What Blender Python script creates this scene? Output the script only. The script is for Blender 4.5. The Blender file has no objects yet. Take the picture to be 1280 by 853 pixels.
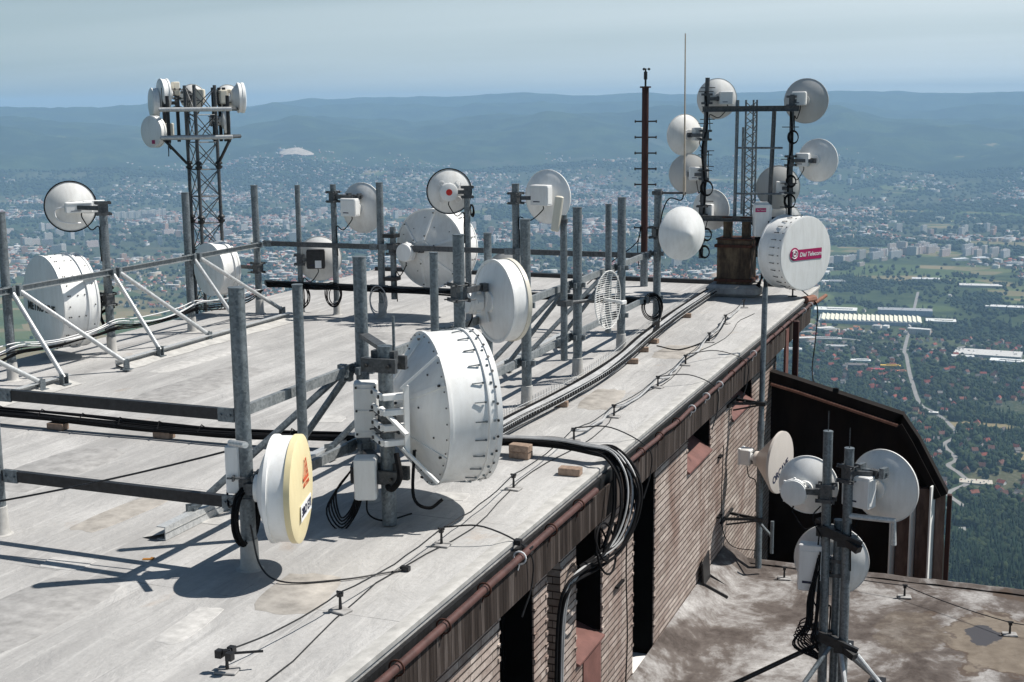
import bpy, math, random
import numpy as np
from mathutils import Vector, Matrix, Quaternion, noise as mnoise
rad = math.radians
SC = bpy.context.scene
COL = SC.collection
random.seed(7)
pi = math.pi

# ------------------------------------------------------------------ mesh helpers
class MB:
    """collects boxes, bars, tubes and turned shapes; build() links them as one mesh object"""
    def __init__(s):
        s.v = []; s.f = []; s.m = []
        s.T = Matrix.Identity(4)
        s.mi = 0

    def add(s, vs, fs):
        n = len(s.v)
        s.v += [tuple(s.T @ Vector(v)) for v in vs]
        s.f += [tuple(i + n for i in f) for f in fs]
        s.m += [s.mi] * len(fs)
        return s

    def box(s, c, d, rot=None, ch=0.0):
        hx, hy, hz = d[0] / 2, d[1] / 2, d[2] / 2
        M = rot.to_4x4() if rot is not None else Matrix.Identity(4)
        c = Vector(c)
        if ch <= 0:
            vs = [(x, y, z) for z in (-hz, hz) for x, y in ((-hx, -hy), (hx, -hy), (hx, hy), (-hx, hy))]
            fs = [(3, 2, 1, 0), (4, 5, 6, 7), (0, 1, 5, 4), (1, 2, 6, 5), (2, 3, 7, 6), (3, 0, 4, 7)]
        else:
            vs = []; fs = []
            rings = [(-hz, ch), (-hz + ch, 0), (hz - ch, 0), (hz, ch)]
            for z, k in rings:
                a, b = hx - k, hy - k
                e = ch
                vs += [(-a + e, -b, z), (a - e, -b, z), (a, -b + e, z), (a, b - e, z), (a - e, b, z), (-a + e, b, z), (-a, b - e, z), (-a, -b + e, z)]
            for r in range(3):
                for i in range(8):
                    j = (i + 1) % 8
                    fs.append((r * 8 + i, r * 8 + j, r * 8 + 8 + j, r * 8 + 8 + i))
            fs.append(tuple(range(7, -1, -1))); fs.append(tuple(range(24, 32)))
        return s.add([c + (M @ Vector(v)) for v in vs], fs)

    def bar(s, p0, p1, w, h, up=(0, 0, 1)):
        p0 = Vector(p0); p1 = Vector(p1); d = (p1 - p0)
        L = d.length; d.normalize(); up = Vector(up)
        sx = d.cross(up)
        if sx.length < 1e-4: sx = d.cross(Vector((1, 0, 0)))
        sx.normalize(); uz = sx.cross(d)
        rot = Matrix((sx, d, uz)).transposed()
        return s.box((p0 + p1) / 2, (w, L, h), rot)

    def channel(s, p0, p1, w, h, t=0.008, up=(0, 0, 1), flip=1):
        """a U profile bar: web of height h, two flanges of width w"""
        p0 = Vector(p0); p1 = Vector(p1); d = (p1 - p0).normalized(); up = Vector(up)
        sx = d.cross(up).normalized() * flip; uz = up.normalized()
        s.bar(p0, p1, t, h, up)
        for k in (-1, 1):
            o = sx * (w / 2) + uz * k * (h / 2 - t / 2)
            s.bar(p0 + o, p1 + o, w - t - .002, t, up)
        return s

    def tube(s, pts, r, seg=10, caps=True, r1=None, hollow=False):
        pts = [Vector(p) for p in pts]; n = len(pts)
        tang = []
        for i in range(n):
            a = pts[max(0, i - 1)]; b = pts[min(n - 1, i + 1)]
            t = b - a
            tang.append(t.normalized() if t.length > 1e-9 else Vector((0, 0, 1)))
        ref = Vector((0, 0, 1)) if abs(tang[0].z) < .9 else Vector((1, 0, 0))
        u = tang[0].cross(ref).normalized(); vs = []; fs = []
        for i in range(n):
            t = tang[i]; u = (u - t * u.dot(t))
            if u.length < 1e-6: u = t.cross(Vector((.3, .5, .8)))
            u.normalize(); w = t.cross(u)
            rr = r if r1 is None else r + (r1 - r) * i / max(1, n - 1)
            for k in range(seg):
                a = 2 * pi * k / seg
                vs.append(pts[i] + (u * math.cos(a) + w * math.sin(a)) * rr)
        for i in range(n - 1):
            for k in range(seg):
                k2 = (k + 1) % seg
                fs.append((i * seg + k, i * seg + k2, (i + 1) * seg + k2, (i + 1) * seg + k))
        if caps:
            fs.append(tuple(range(seg - 1, -1, -1))); fs.append(tuple(range((n - 1) * seg, n * seg)))
        return s.add(vs, fs)

    def lathe(s, prof, seg=40, F=None, closed=False):
        """profile of (radius, height) turned about the local Z of F"""
        F = F or Matrix.Identity(4); vs = []; fs = []; n = len(prof); idx = []
        for r, h in prof:
            if r < 1e-6:
                idx.append([len(vs)] * seg); vs.append(F @ Vector((0, 0, h)))
            else:
                idx.append(list(range(len(vs), len(vs) + seg)))
                for k in range(seg):
                    a = 2 * pi * k / seg
                    vs.append(F @ Vector((r * math.cos(a), r * math.sin(a), h)))
        rng = range(n) if closed else range(n - 1)
        for i in rng:
            A, B = idx[i], idx[(i + 1) % n]
            for k in range(seg):
                k2 = (k + 1) % seg
                q = []
                for e in (A[k], A[k2], B[k2], B[k]):
                    if e not in q: q.append(e)
                if len(q) > 2: fs.append(tuple(q))
        return s.add(vs, fs)

    def torus(s, c, axis, R, r, seg=28, m=8, squash=1.0, a0=0.0, a1=2 * pi):
        ax = Vector(axis).normalized(); u = ax.cross(Vector((0, 0, 1)))
        if u.length < 1e-3: u = Vector((1, 0, 0))
        u.normalize(); w = ax.cross(u)
        full = abs(a1 - a0 - 2 * pi) < 1e-6
        n = seg if full else seg + 1
        pts = [Vector(c) + (u * math.cos(a0 + (a1 - a0) * k / seg) + w * math.sin(a0 + (a1 - a0) * k / seg) * squash) * R for k in range(n)]
        if full: pts.append(pts[0])
        return s.tube(pts, r, m, caps=not full)

    def build(s, name, mat, parent=None, local=False, smooth=True, ang=32):
        me = bpy.data.meshes.new(name)
        vs = s.v
        if parent is not None and not local:
            Mi = ROOTM[parent.name].inverted()
            vs = [tuple(Mi @ Vector(v)) for v in vs]
        me.from_pydata(vs, [], s.f)
        for m in (mat if isinstance(mat, (list, tuple)) else [mat]): me.materials.append(m)
        if len(me.materials) > 1: me.polygons.foreach_set('material_index', s.m)
        import bmesh
        bm = bmesh.new(); bm.from_mesh(me)
        bmesh.ops.recalc_face_normals(bm, faces=bm.faces)
        bm.to_mesh(me); bm.free()
        if smooth:
            me.shade_smooth(); me.set_sharp_from_angle(angle=rad(ang))
        o = bpy.data.objects.new(name, me); COL.objects.link(o)
        if parent is not None:
            o.parent = parent
            ROOTM[o.name] = ROOTM[parent.name].copy()
        return o

ROOTM = {}
def tag(o, label=None, cat=None, group=None, kind=None):
    if label: o['label'] = label
    if cat: o['category'] = cat
    if group: o['group'] = group
    if kind: o['kind'] = kind
    return o

def thing(name, label, cat, loc=(0, 0, 0), az=0, group=None):
    o = bpy.data.objects.new(name, None); COL.objects.link(o)
    o.empty_display_size = .2
    o.location = loc; o.rotation_euler = (0, 0, -rad(az))
    ROOTM[o.name] = Matrix.Translation(Vector(loc)) @ Matrix.Rotation(-rad(az), 4, 'Z')
    return tag(o, label, cat, group)

def single(name, mb, mat, label, cat, loc=(0, 0, 0), group=None, kind=None, **k):
    """a thing that is one mesh: built in world coordinates, origin moved to loc"""
    L = Vector(loc)
    mb.v = [tuple(Vector(v) - L) for v in mb.v]
    o = mb.build(name, mat, **k); o.location = L
    return tag(o, label, cat, group, kind)

def text(body, size, mat, parent, M, name='lettering', shear=0.0, ext=.002, bold=0.0):
    cu = bpy.data.curves.new(name, 'FONT'); cu.body = body; cu.size = size
    cu.align_x = 'CENTER'; cu.align_y = 'CENTER'; cu.extrude = ext; cu.shear = shear; cu.offset = bold
    cu.materials.append(mat)
    t = bpy.data.objects.new('tmp', cu); COL.objects.link(t)
    bpy.context.view_layer.update()
    me = bpy.data.meshes.new_from_object(t.evaluated_get(bpy.context.evaluated_depsgraph_get()))
    bpy.data.objects.remove(t); me.name = name
    me.transform(M)
    if not me.materials: me.materials.append(mat)
    o = bpy.data.objects.new(name, me); COL.objects.link(o); o.parent = parent
    return o

def sag(p0, p1, drop, n=12, jit=0.0):
    p0 = Vector(p0); p1 = Vector(p1); out = []
    for i in range(n + 1):
        t = i / n; p = p0.lerp(p1, t); p.z -= drop * 4 * t * (1 - t)
        if 0 < i < n: p += Vector((random.uniform(-jit, jit), random.uniform(-jit, jit), random.uniform(-jit, jit) * .5))
        out.append(p)
    return out

def spline(pts, k=6):
    """Catmull-Rom through points"""
    P = [Vector(p) for p in pts]; P = [P[0] * 2 - P[1]] + P + [P[-1] * 2 - P[-2]]; out = []
    for i in range(1, len(P) - 2):
        for j in range(k):
            t = j / k; a, b, c, d = P[i - 1], P[i], P[i + 1], P[i + 2]
            out.append(.5 * ((2 * b) + (c - a) * t + (2 * a - 5 * b + 4 * c - d) * t * t + (3 * b - a - 3 * c + d) * t ** 3))
    out.append(P[-2]); return out

# ------------------------------------------------------------------ materials
def newmat(name):
    m = bpy.data.materials.new(name); m.use_nodes = True; nt = m.node_tree
    return m, nt, nt.nodes['Principled BSDF']
def nd(nt, t, **kw):
    n = nt.nodes.new(t)
    for k, v in kw.items():
        if k in n.inputs and not hasattr(n, k): n.inputs[k].default_value = v
        elif hasattr(n, k): setattr(n, k, v)
        else: n.inputs[k].default_value = v
    return n
def coords(nt, kind='Object', scale=(1, 1, 1), rot=(0, 0, 0)):
    mp = nd(nt, 'ShaderNodeMapping'); mp.inputs['Scale'].default_value = scale; mp.inputs['Rotation'].default_value = rot
    if kind == 'World':
        g = nd(nt, 'ShaderNodeNewGeometry'); nt.links.new(g.outputs['Position'], mp.inputs[0])
    else:
        t = nd(nt, 'ShaderNodeTexCoord'); nt.links.new(t.outputs[kind], mp.inputs[0])
    return mp.outputs[0]
def ntex(nt, vec, scale, detail=4, rough=.6, dist=0):
    n = nd(nt, 'ShaderNodeTexNoise'); n.inputs['Scale'].default_value = scale; n.inputs['Detail'].default_value = detail
    n.inputs['Roughness'].default_value = rough; n.inputs['Distortion'].default_value = dist
    if vec is not None: nt.links.new(vec, n.inputs['Vector'])
    return n.outputs['Fac']
def ramp(nt, fac, stops, interp='LINEAR'):
    r = nd(nt, 'ShaderNodeValToRGB'); cr = r.color_ramp; cr.interpolation = interp
    while len(cr.elements) < len(stops): cr.elements.new(.5)
    for e, (p, c) in zip(cr.elements, stops):
        e.position = p; e.color = (c, c, c, 1) if isinstance(c, (int, float)) else (*c, 1)
    nt.links.new(fac, r.inputs[0]); return r.outputs[0]
def mix(nt, fac, a, b, mode='MIX'):
    n = nd(nt, 'ShaderNodeMix', data_type='RGBA', blend_type=mode)
    for s, v in ((n.inputs[0], fac), (n.inputs[6], a), (n.inputs[7], b)):
        if hasattr(v, 'links') or hasattr(v, 'is_linked'): nt.links.new(v, s)
        elif isinstance(v, (int, float)): s.default_value = v
        else: s.default_value = (*v, 1)
    return n.outputs[2]
def math_(nt, op, a, b=None):
    n = nd(nt, 'ShaderNodeMath', operation=op)
    for s, v in ((n.inputs[0], a), (n.inputs[1], b)):
        if v is None: continue
        if hasattr(v, 'is_linked'): nt.links.new(v, s)
        else: s.default_value = v
    return n.outputs[0]
def bump(nt, b, h, strength=.3, dist=.01):
    n = nd(nt, 'ShaderNodeBump'); n.inputs['Strength'].default_value = strength; n.inputs['Distance'].default_value = dist
    nt.links.new(h, n.inputs['Height']); nt.links.new(n.outputs[0], b.inputs['Normal'])
def setc(nt, b, c, rough=.6, metal=0.0, spec=.5):
    if hasattr(c, 'is_linked'): nt.links.new(c, b.inputs['Base Color'])
    else: b.inputs['Base Color'].default_value = (*c, 1)
    b.inputs['Roughness'].default_value = rough; b.inputs['Metallic'].default_value = metal
    b.inputs['Specular IOR Level'].default_value = spec

def simple(name, c, rough=.6, metal=0, var=.25, scale=6, spec=.4, streak=False, kind='Object'):
    m, nt, b = newmat(name)
    v = coords(nt, kind, (1, 1, .25) if streak else (1, 1, 1))
    f = ntex(nt, v, scale, 5, .65)
    lo = tuple(x * (1 - var) for x in c); hi = tuple(min(.9, x * (1 + var * .6)) for x in c)
    setc(nt, b, ramp(nt, f, [(.3, lo), (.7, hi)]), rough, metal, spec)
    return m

def galv(name, lo, hi, metal=.35, rough=.45):
    m, nt, b = newmat(name)
    v = coords(nt, 'World')
    vo = nd(nt, 'ShaderNodeTexVoronoi'); vo.inputs['Scale'].default_value = 38; nt.links.new(v, vo.inputs['Vector'])
    sp = nd(nt, 'ShaderNodeSeparateColor'); nt.links.new(vo.outputs['Color'], sp.inputs[0])
    f1 = ntex(nt, v, 7, 6, .7)
    v2 = coords(nt, 'World', (9, 9, .9)); f2 = ntex(nt, v2, 1.6, 3, .6)
    f = math_(nt, 'ADD', math_(nt, 'MULTIPLY', sp.outputs[0], .22), math_(nt, 'ADD', math_(nt, 'MULTIPLY', f1, .45), math_(nt, 'MULTIPLY', f2, .42)))
    c = ramp(nt, f, [(.36, lo), (.72, hi)])
    setc(nt, b, c, rough, metal, .4)
    r = ramp(nt, f1, [(.3, rough - .1), (.7, rough + .15)]); nt.links.new(r, b.inputs['Roughness'])
    return m

def painted(name, c, dirt=(.36, .33, .28), amount=.32, rough=.42):
    """white lacquer with faint vertical dirt runs"""
    m, nt, b = newmat(name)
    v = coords(nt, 'World', (5, 5, .8)); f = ntex(nt, v, 1.7, 6, .7)
    g = ntex(nt, coords(nt, 'World'), 2.2, 4, .6)
    k = ramp(nt, math_(nt, 'MULTIPLY', f, math_(nt, 'ADD', g, .45)), [(.36, 0.0), (.60, amount * .55), (.85, amount)])
    setc(nt, b, mix(nt, k, c, dirt), rough, 0, .4)
    return m

M = {}
M['galv'] = galv('galvanized_steel', (.085, .102, .114), (.225, .255, .272))
M['galv_light'] = galv('pale_and_sunlit_galvanized', (.40, .415, .42), (.60, .61, .61), .3, .4)
M['galv_dark'] = galv('weathered_dark_steel', (.045, .05, .055), (.12, .125, .13), .35, .5)
M['rail'] = galv('rail_steel', (.15, .165, .175), (.32, .34, .345), .3, .5)
M['white'] = painted('white_antenna_paint', (.86, .86, .845))
M['white_back'] = painted('off_white_antenna_back', (.77, .765, .745), amount=.40)
M['shade_grey_back'] = painted('shade_grey_antenna_back', (.50, .505, .50), amount=.35)  # white back paint greyed, shade on the dish backs put into the colour
M['cream'] = painted('cream_radome', (.74, .69, .58), amount=.3)
M['yellow'] = painted('yellowed_radome', (.80, .69, .42), dirt=(.55, .44, .22), amount=.4)
M['horn'] = painted('pinkish_beige_plastic', (.60, .545, .50), amount=.3)
M['boxwhite'] = painted('radio_housing_white', (.80, .80, .785), amount=.28)
M['black'] = simple('black_rubber', (.008, .008, .009), .75, 0, .4, 20, .12)
M['dark'] = simple('dark_painted_and_shaded_steel', (.028, .028, .03), .45, .3, .5, 12)
M['cable_grey'] = simple('grey_cable_jacket', (.42, .42, .42), .5, 0, .3, 3)
M['bolt'] = simple('bolt_steel', (.06, .06, .06), .4, .6, .4, 30)
M['rust'] = simple('rusty_steel', (.075, .028, .018), .8, .1, .6, 9, .3, True)
M['rustpost'] = simple('red_lead_paint', (.055, .022, .019), .65, 0, .5, 5, .3, True)
M['oxide'] = simple('oxide_red_paint', (.17, .080, .068), .55, 0, .3, 4, .3)
M['gutter'] = simple('red_brown_gutter', (.085, .038, .032), .6, 0, .45, 5, .4)
M['timber'] = simple('shaded_stained_timber', (.011, .0075, .006), .8, 0, .6, 3, .15, True)  # brown stained boards taken to near-black, their shade put into the colour
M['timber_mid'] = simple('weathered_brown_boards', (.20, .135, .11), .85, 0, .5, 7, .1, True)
M['trimwood'] = simple('red_brown_trim_board', (.24, .12, .085), .75, 0, .4, 5, .2)
M['shade'] = simple('opening_shade', (.006, .006, .006), .9, 0, .3, 3, .05)  # near-black, shade inside the wall openings put into the colour
M['whitepaint'] = simple('white_painted_batten', (.84, .83, .80), .7, 0, .12, 4, .2, True)
M['concrete'] = simple('cast_concrete', (.36, .35, .34), .85, 0, .35, 6, .2)
M['brickblock'] = simple('loose_brick', (.30, .22, .17), .85, 0, .4, 14, .1)
M['magenta'] = simple('magenta_label', (.42, .012, .11), .4, 0, .1, 4)
M['red'] = simple('red_sticker', (.65, .03, .02), .45, 0, .1, 4)
M['ink'] = simple('dark_blue_ink', (.015, .018, .05), .5, 0, .1, 4)
M['inkblack'] = simple('black_ink', (.012, .012, .014), .5, 0, .1, 4)
M['logored'] = simple('orange_red_ink', (.60, .11, .045), .5, 0, .1, 4)
M['labelwhite'] = simple('white_label', (.8, .8, .8), .5, 0, .06, 4)
M['fibre'] = simple('tan_fibreglass', (.50, .42, .33), .5, 0, .2, 3)
M['wire'] = galv('thin_galvanized_wire', (.42, .43, .43), (.68, .68, .67), .25, .4)
M['flash'] = simple('roof_flashing', (.46, .45, .43), .8, 0, .25, 5, .2, kind='World')
M['leafy'] = simple('fallen_leaf', (.34, .15, .03), .8)

def glass_mat():
    m, nt, b = newmat('dark_window_glass')
    setc(nt, b, (.006, .006, .007), .12, 0, .5)
    return m
M['glass'] = glass_mat()

def bl_(nt, v): return math_(nt, 'SUBTRACT', ntex(nt, v, 1.1, 5, .65), .5)
def roof_mat(name, base, dark, light, stain):
    m, nt, b = newmat(name)
    v = coords(nt, 'World')
    vs = coords(nt, 'World', (1.5, .22, 1)); st = ntex(nt, vs, 1.3, 7, .6, .5)
    bl = ntex(nt, v, .55, 5, .6, .4); fine = ntex(nt, v, 14, 6, .75)
    c = ramp(nt, st, [(.28, dark), (.48, base), (.76, light)])
    spx_ = nd(nt, 'ShaderNodeSeparateXYZ'); nt.links.new(v, spx_.inputs[0])
    ed_ = math_(nt, 'ADD', spx_.outputs['X'], math_(nt, 'MULTIPLY', bl_(nt, v), .9))
    mr_ = nd(nt, 'ShaderNodeMapRange'); nt.links.new(ed_, mr_.inputs[0]); mr_.inputs[1].default_value = -6.9; mr_.inputs[2].default_value = -5.3
    c = mix(nt, math_(nt, 'MULTIPLY', mr_.outputs[0], .55), c, light)
    c = mix(nt, ramp(nt, bl, [(.38, .0), (.7, .55)]), c, tuple(x * .72 for x in base))
    c = mix(nt, ramp(nt, fine, [(.35, .35), (.6, 0.0)]), c, tuple(x * .62 for x in base))
    # worn light scuffs and dark runs, drawn out along Y
    s5 = ntex(nt, coords(nt, 'World', (7, .55, 1)), 1.25, 5, .62, .6)
    c = mix(nt, ramp(nt, s5, [(.56, 0.0), (.70, .55)]), c, light)
    c = mix(nt, ramp(nt, s5, [(.28, .55), (.42, 0.0)]), c, tuple(x * .80 for x in dark))
    pt = ntex(nt, coords(nt, 'World', (.5, .35, 1)), 1.0, 3, .5)
    c = mix(nt, ramp(nt, pt, [(.40, .30), (.50, 0.0)]), c, dark)
    sc = ntex(nt, coords(nt, 'World', (2.5, .5, 1)), 4.0, 7, .75, 1.0)
    c = mix(nt, ramp(nt, sc, [(.62, 0.0), (.72, .55)]), c, light)
    # rusty stains
    rs = ntex(nt, coords(nt, 'World', (1, .8, 1)), .8, 5, .65, .8)
    c = mix(nt, ramp(nt, rs, [(.63, 0.0), (.78, .5)]), c, stain)
    # lap seams every metre along Y, cross laps along X
    sp = nd(nt, 'ShaderNodeSeparateXYZ'); nt.links.new(v, sp.inputs[0])
    wob = ntex(nt, v, .9, 3, .5)
    def seam(out, pitch, w, off):
        a = math_(nt, 'ADD', out, math_(nt, 'MULTIPLY', wob, .07))
        a = math_(nt, 'FRACT', math_(nt, 'DIVIDE', math_(nt, 'ADD', a, off), pitch))
        return math_(nt, 'LESS_THAN', a, w)
    s1 = seam(sp.outputs['X'], 1.02, .014, 100.13); s2 = seam(sp.outputs['Y'], 3.1, .005, 100.9)
    s = math_(nt, 'MAXIMUM', math_(nt, 'MULTIPLY', s1, .45), s2)
    brk = ramp(nt, ntex(nt, v, 1.2, 4, .7), [(.42, .0), (.60, .75)])
    c = mix(nt, math_(nt, 'MULTIPLY', s, brk), c, tuple(x * .35 for x in dark))
    lp = seam(sp.outputs['X'], 1.02, .09, 100.13); c = mix(nt, math_(nt, 'MULTIPLY', lp, .12), c, dark)
    gt = ntex(nt, v, 75, 2, .5); c = mix(nt, ramp(nt, gt, [(.66, 0.0), (.72, .6)]), c, (.62, .60, .57)); c = mix(nt, ramp(nt, gt, [(.28, .6), (.33, 0.0)]), c, (.08, .075, .07))
    setc(nt, b, c, .85, 0, .25)
    h = math_(nt, 'ADD', math_(nt, 'MULTIPLY', fine, .25), math_(nt, 'ADD', st, math_(nt, 'MULTIPLY', bl, 1.5)))
    wr = ntex(nt, coords(nt, 'World', (1, .6, 1)), 1.9, 4, .6, 1.2)
    bump(nt, b, math_(nt, 'ADD', h, math_(nt, 'MULTIPLY', wr, 2.2)), .5, .03)
    return m
M['roof'] = roof_mat('roof_membrane', (.415, .407, .398), (.29, .284, .28), (.56, .55, .535), (.33, .23, .15))

def lower_mat():
    m, nt, b = newmat('stained_roof_membrane')
    v = coords(nt, 'World')
    a = ntex(nt, coords(nt, 'World', (1, .75, 1)), .95, 8, .62, .5)
    f = ntex(nt, v, 3.4, 8, .7, .3); g = ntex(nt, v, 16, 5, .75)
    mixed = math_(nt, 'ADD', math_(nt, 'MULTIPLY', a, .68), math_(nt, 'MULTIPLY', f, .32))
    c = ramp(nt, mixed, [(.40, (.055, .044, .039)), (.485, (.115, .098, .089)), (.55, (.27, .258, .25)), (.66, (.46, .45, .44))])
    c = mix(nt, ramp(nt, g, [(.35, .45), (.6, 0.0)]), c, (.12, .10, .09))
    # silted tan hollow with what is left of a puddle
    def spot(cx, cy, rx, ry, edge, wob=.9):
        mp = nd(nt, 'ShaderNodeMapping'); mp.inputs['Location'].default_value = (-cx / rx, -cy / ry, 0); mp.inputs['Scale'].default_value = (1 / rx, 1 / ry, 0)
        ge = nd(nt, 'ShaderNodeNewGeometry'); nt.links.new(ge.outputs['Position'], mp.inputs[0])
        ln = nd(nt, 'ShaderNodeVectorMath', operation='LENGTH'); nt.links.new(mp.outputs[0], ln.inputs[0])
        n2 = ntex(nt, v, 1.3, 4, .6); d = math_(nt, 'ADD', ln.outputs['Value'], math_(nt, 'MULTIPLY', math_(nt, 'SUBTRACT', n2, .5), wob))
        return ramp(nt, d, [(.5, edge), (.56, 0.0)])
    c = mix(nt, spot(.1, 22.6, 2.6, 2.8, .85, 1.9), c, (.085, .062, .048))
    c = mix(nt, spot(.12, 22.6, 2.2, 2.3, .75, 1.9), c, ramp(nt, f, [(.35, (.15, .125, .10)), (.65, (.24, .205, .165))]))
    c = mix(nt, spot(-1.6, 22.35, 1.2, 1.8, .8, 1.0), c, ramp(nt, f, [(.4, (.085, .068, .057)), (.65, (.17, .145, .12))]))
    c = mix(nt, spot(-.40, 22.70, .50, .62, 1.0, 1.9), c, (.060, .060, .068))
    setc(nt, b, c, .85, 0, .2)
    bump(nt, b, math_(nt, 'ADD', f, math_(nt, 'MULTIPLY', g, .3)), .3, .015)
    return m
M['lower'] = lower_mat()

def brick_mat():
    m, nt, b = newmat('weathered_clinker_brick')
    v = coords(nt, 'World', (1, 1, 1), (0, 0, 0))
    # y -> brick length, z -> courses
    sp = nd(nt, 'ShaderNodeSeparateXYZ'); nt.links.new(v, sp.inputs[0])
    cb = nd(nt, 'ShaderNodeCombineXYZ')
    nt.links.new(math_(nt, 'ADD', sp.outputs['Y'], sp.outputs['X']), cb.inputs['X']); nt.links.new(sp.outputs['Z'], cb.inputs['Y'])
    br = nd(nt, 'ShaderNodeTexBrick'); nt.links.new(cb.outputs[0], br.inputs['Vector'])
    br.inputs['Scale'].default_value = 1; br.inputs['Brick Width'].default_value = .62; br.inputs['Row Height'].default_value = .10
    br.inputs['Mortar Size'].default_value = .005; br.inputs['Mortar Smooth'].default_value = .3; br.inputs['Bias'].default_value = -.1
    br.inputs['Color1'].default_value = (.55, .475, .425, 1); br.inputs['Color2'].default_value = (.30, .245, .215, 1)
    br.inputs['Mortar'].default_value = (.035, .026, .022, 1)
    n1 = ntex(nt, coords(nt, 'World', (1, 1, .35)), 1.1, 6, .65, .4); n2 = ntex(nt, v, 9, 5, .7)
    c = mix(nt, ramp(nt, n1, [(.42, 0.0), (.70, .8)]), br.outputs['Color'], (.20, .115, .09))
    c = mix(nt, ramp(nt, n2, [(.3, .5), (.6, 0.0)]), c, (.14, .10, .085))
    zr = math_(nt, 'ADD', sp.outputs['Z'], math_(nt, 'MULTIPLY', math_(nt, 'SUBTRACT', ntex(nt, v, 2.2, 4, .7), .5), .020))
    fr = math_(nt, 'FRACT', math_(nt, 'DIVIDE', math_(nt, 'ADD', zr, 50.0), .10)); row = ramp(nt, fr, [(.0, 1.0), (.10, .9), (.17, 0.0), (.97, 0.0), (1.0, 1.0)])
    vert = math_(nt, 'MULTIPLY', br.outputs['Fac'], ramp(nt, n1, [(.35, .5), (.6, 1.0)])); jt = math_(nt, 'MAXIMUM', math_(nt, 'MULTIPLY', row, ramp(nt, n2, [(.25, 1.0), (.7, .65)])), vert)
    c = mix(nt, jt, c, (.050, .039, .034))
    setc(nt, b, c, .9, 0, .15)
    h = math_(nt, 'SUBTRACT', math_(nt, 'MULTIPLY', n2, .35), jt)
    bump(nt, b, h, .9, .03)
    return m
M['brick'] = brick_mat()

def fascia_mat():
    m, nt, b = newmat('bleached_fascia_boards')
    v = coords(nt, 'World')
    sp = nd(nt, 'ShaderNodeSeparateXYZ'); nt.links.new(v, sp.inputs[0])
    bd = math_(nt, 'FRACT', math_(nt, 'DIVIDE', math_(nt, 'ADD', sp.outputs['Y'], 50), .085))
    gap = math_(nt, 'LESS_THAN', bd, .10)
    fl = math_(nt, 'FLOOR', math_(nt, 'DIVIDE', math_(nt, 'ADD', sp.outputs['Y'], 50), .085))
    wn = nd(nt, 'ShaderNodeTexWhiteNoise', noise_dimensions='1D'); nt.links.new(fl, wn.inputs['W'])
    st = ntex(nt, coords(nt, 'World', (1, 14, .9)), 1.5, 6, .7)
    f = math_(nt, 'ADD', math_(nt, 'MULTIPLY', st, .75), math_(nt, 'MULTIPLY', wn.outputs['Value'], .3))
    c = ramp(nt, f, [(.35, (.018, .013, .011)), (.60, (.055, .043, .038)), (.85, (.15, .13, .12))])
    c = mix(nt, gap, c, (.012, .009, .008))
    setc(nt, b, c, .85, 0, .15); bump(nt, b, math_(nt, 'SUBTRACT', st, gap), .5, .01)
    return m
M['fascia'] = fascia_mat()

def pedestal_mat():
    m, nt, b = newmat('rust_streaked_pedestal')
    f = ntex(nt, coords(nt, 'World', (4, 4, .7)), 1.4, 7, .7, .3); g = ntex(nt, coords(nt, 'World'), 3, 5, .7)
    c = ramp(nt, math_(nt, 'ADD', math_(nt, 'MULTIPLY', f, .6), math_(nt, 'MULTIPLY', g, .4)), [(.36, (.02, .014, .011)), (.5, (.085, .06, .042)), (.62, (.17, .13, .085)), (.75, (.25, .20, .14))])
    setc(nt, b, c, .85, .1, .2); return m
M['pedestal'] = pedestal_mat()

# ------------------------------------------------------------------ camera, sky, sun
Rw = ((0.929340, 0.055668, -0.365004), (0.369093, -0.166426, 0.914370), (-0.009845, -0.984481, -0.175214))  # columns: right, down, forward
CAM = Vector((0, 0, 4.85))
cd = bpy.data.cameras.new('camera'); cam = bpy.data.objects.new('camera', cd); COL.objects.link(cam)
cd.sensor_width = 36; cd.lens = 46.125; cd.clip_start = .1; cd.clip_end = 90000
cm = Matrix(((Rw[0][0], -Rw[0][1], -Rw[0][2], 0), (Rw[1][0], -Rw[1][1], -Rw[1][2], 0), (Rw[2][0], -Rw[2][1], -Rw[2][2], 4.85), (0, 0, 0, 1)))
cam.matrix_world = cm
SC.camera = cam

SUN_AZ, SUN_EL = 56.0, 55.0
S = Vector((math.sin(rad(SUN_AZ)) * math.cos(rad(SUN_EL)), math.cos(rad(SUN_AZ)) * math.cos(rad(SUN_EL)), math.sin(rad(SUN_EL))))
sl = bpy.data.lights.new('sun', 'SUN'); sl.energy = 5.0; sl.angle = rad(.5); sl.color = (1.0, .955, .89)
so = bpy.data.objects.new('sun', sl); COL.objects.link(so); so.rotation_euler = S.to_track_quat('Z', 'Y').to_euler(); so.location = (20, 20, 60)

w = bpy.data.worlds.new('World'); SC.world = w; w.use_nodes = True; nt = w.node_tree
bg = nt.nodes['Background']
sky = nd(nt, 'ShaderNodeTexSky', sky_type='NISHITA'); sky.sun_disc = False
sky.sun_elevation = rad(SUN_EL); sky.sun_rotation = rad(SUN_AZ); sky.altitude = 1000; sky.air_density = 1.0; sky.dust_density = 2.2; sky.ozone_density = 1.6
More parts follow.
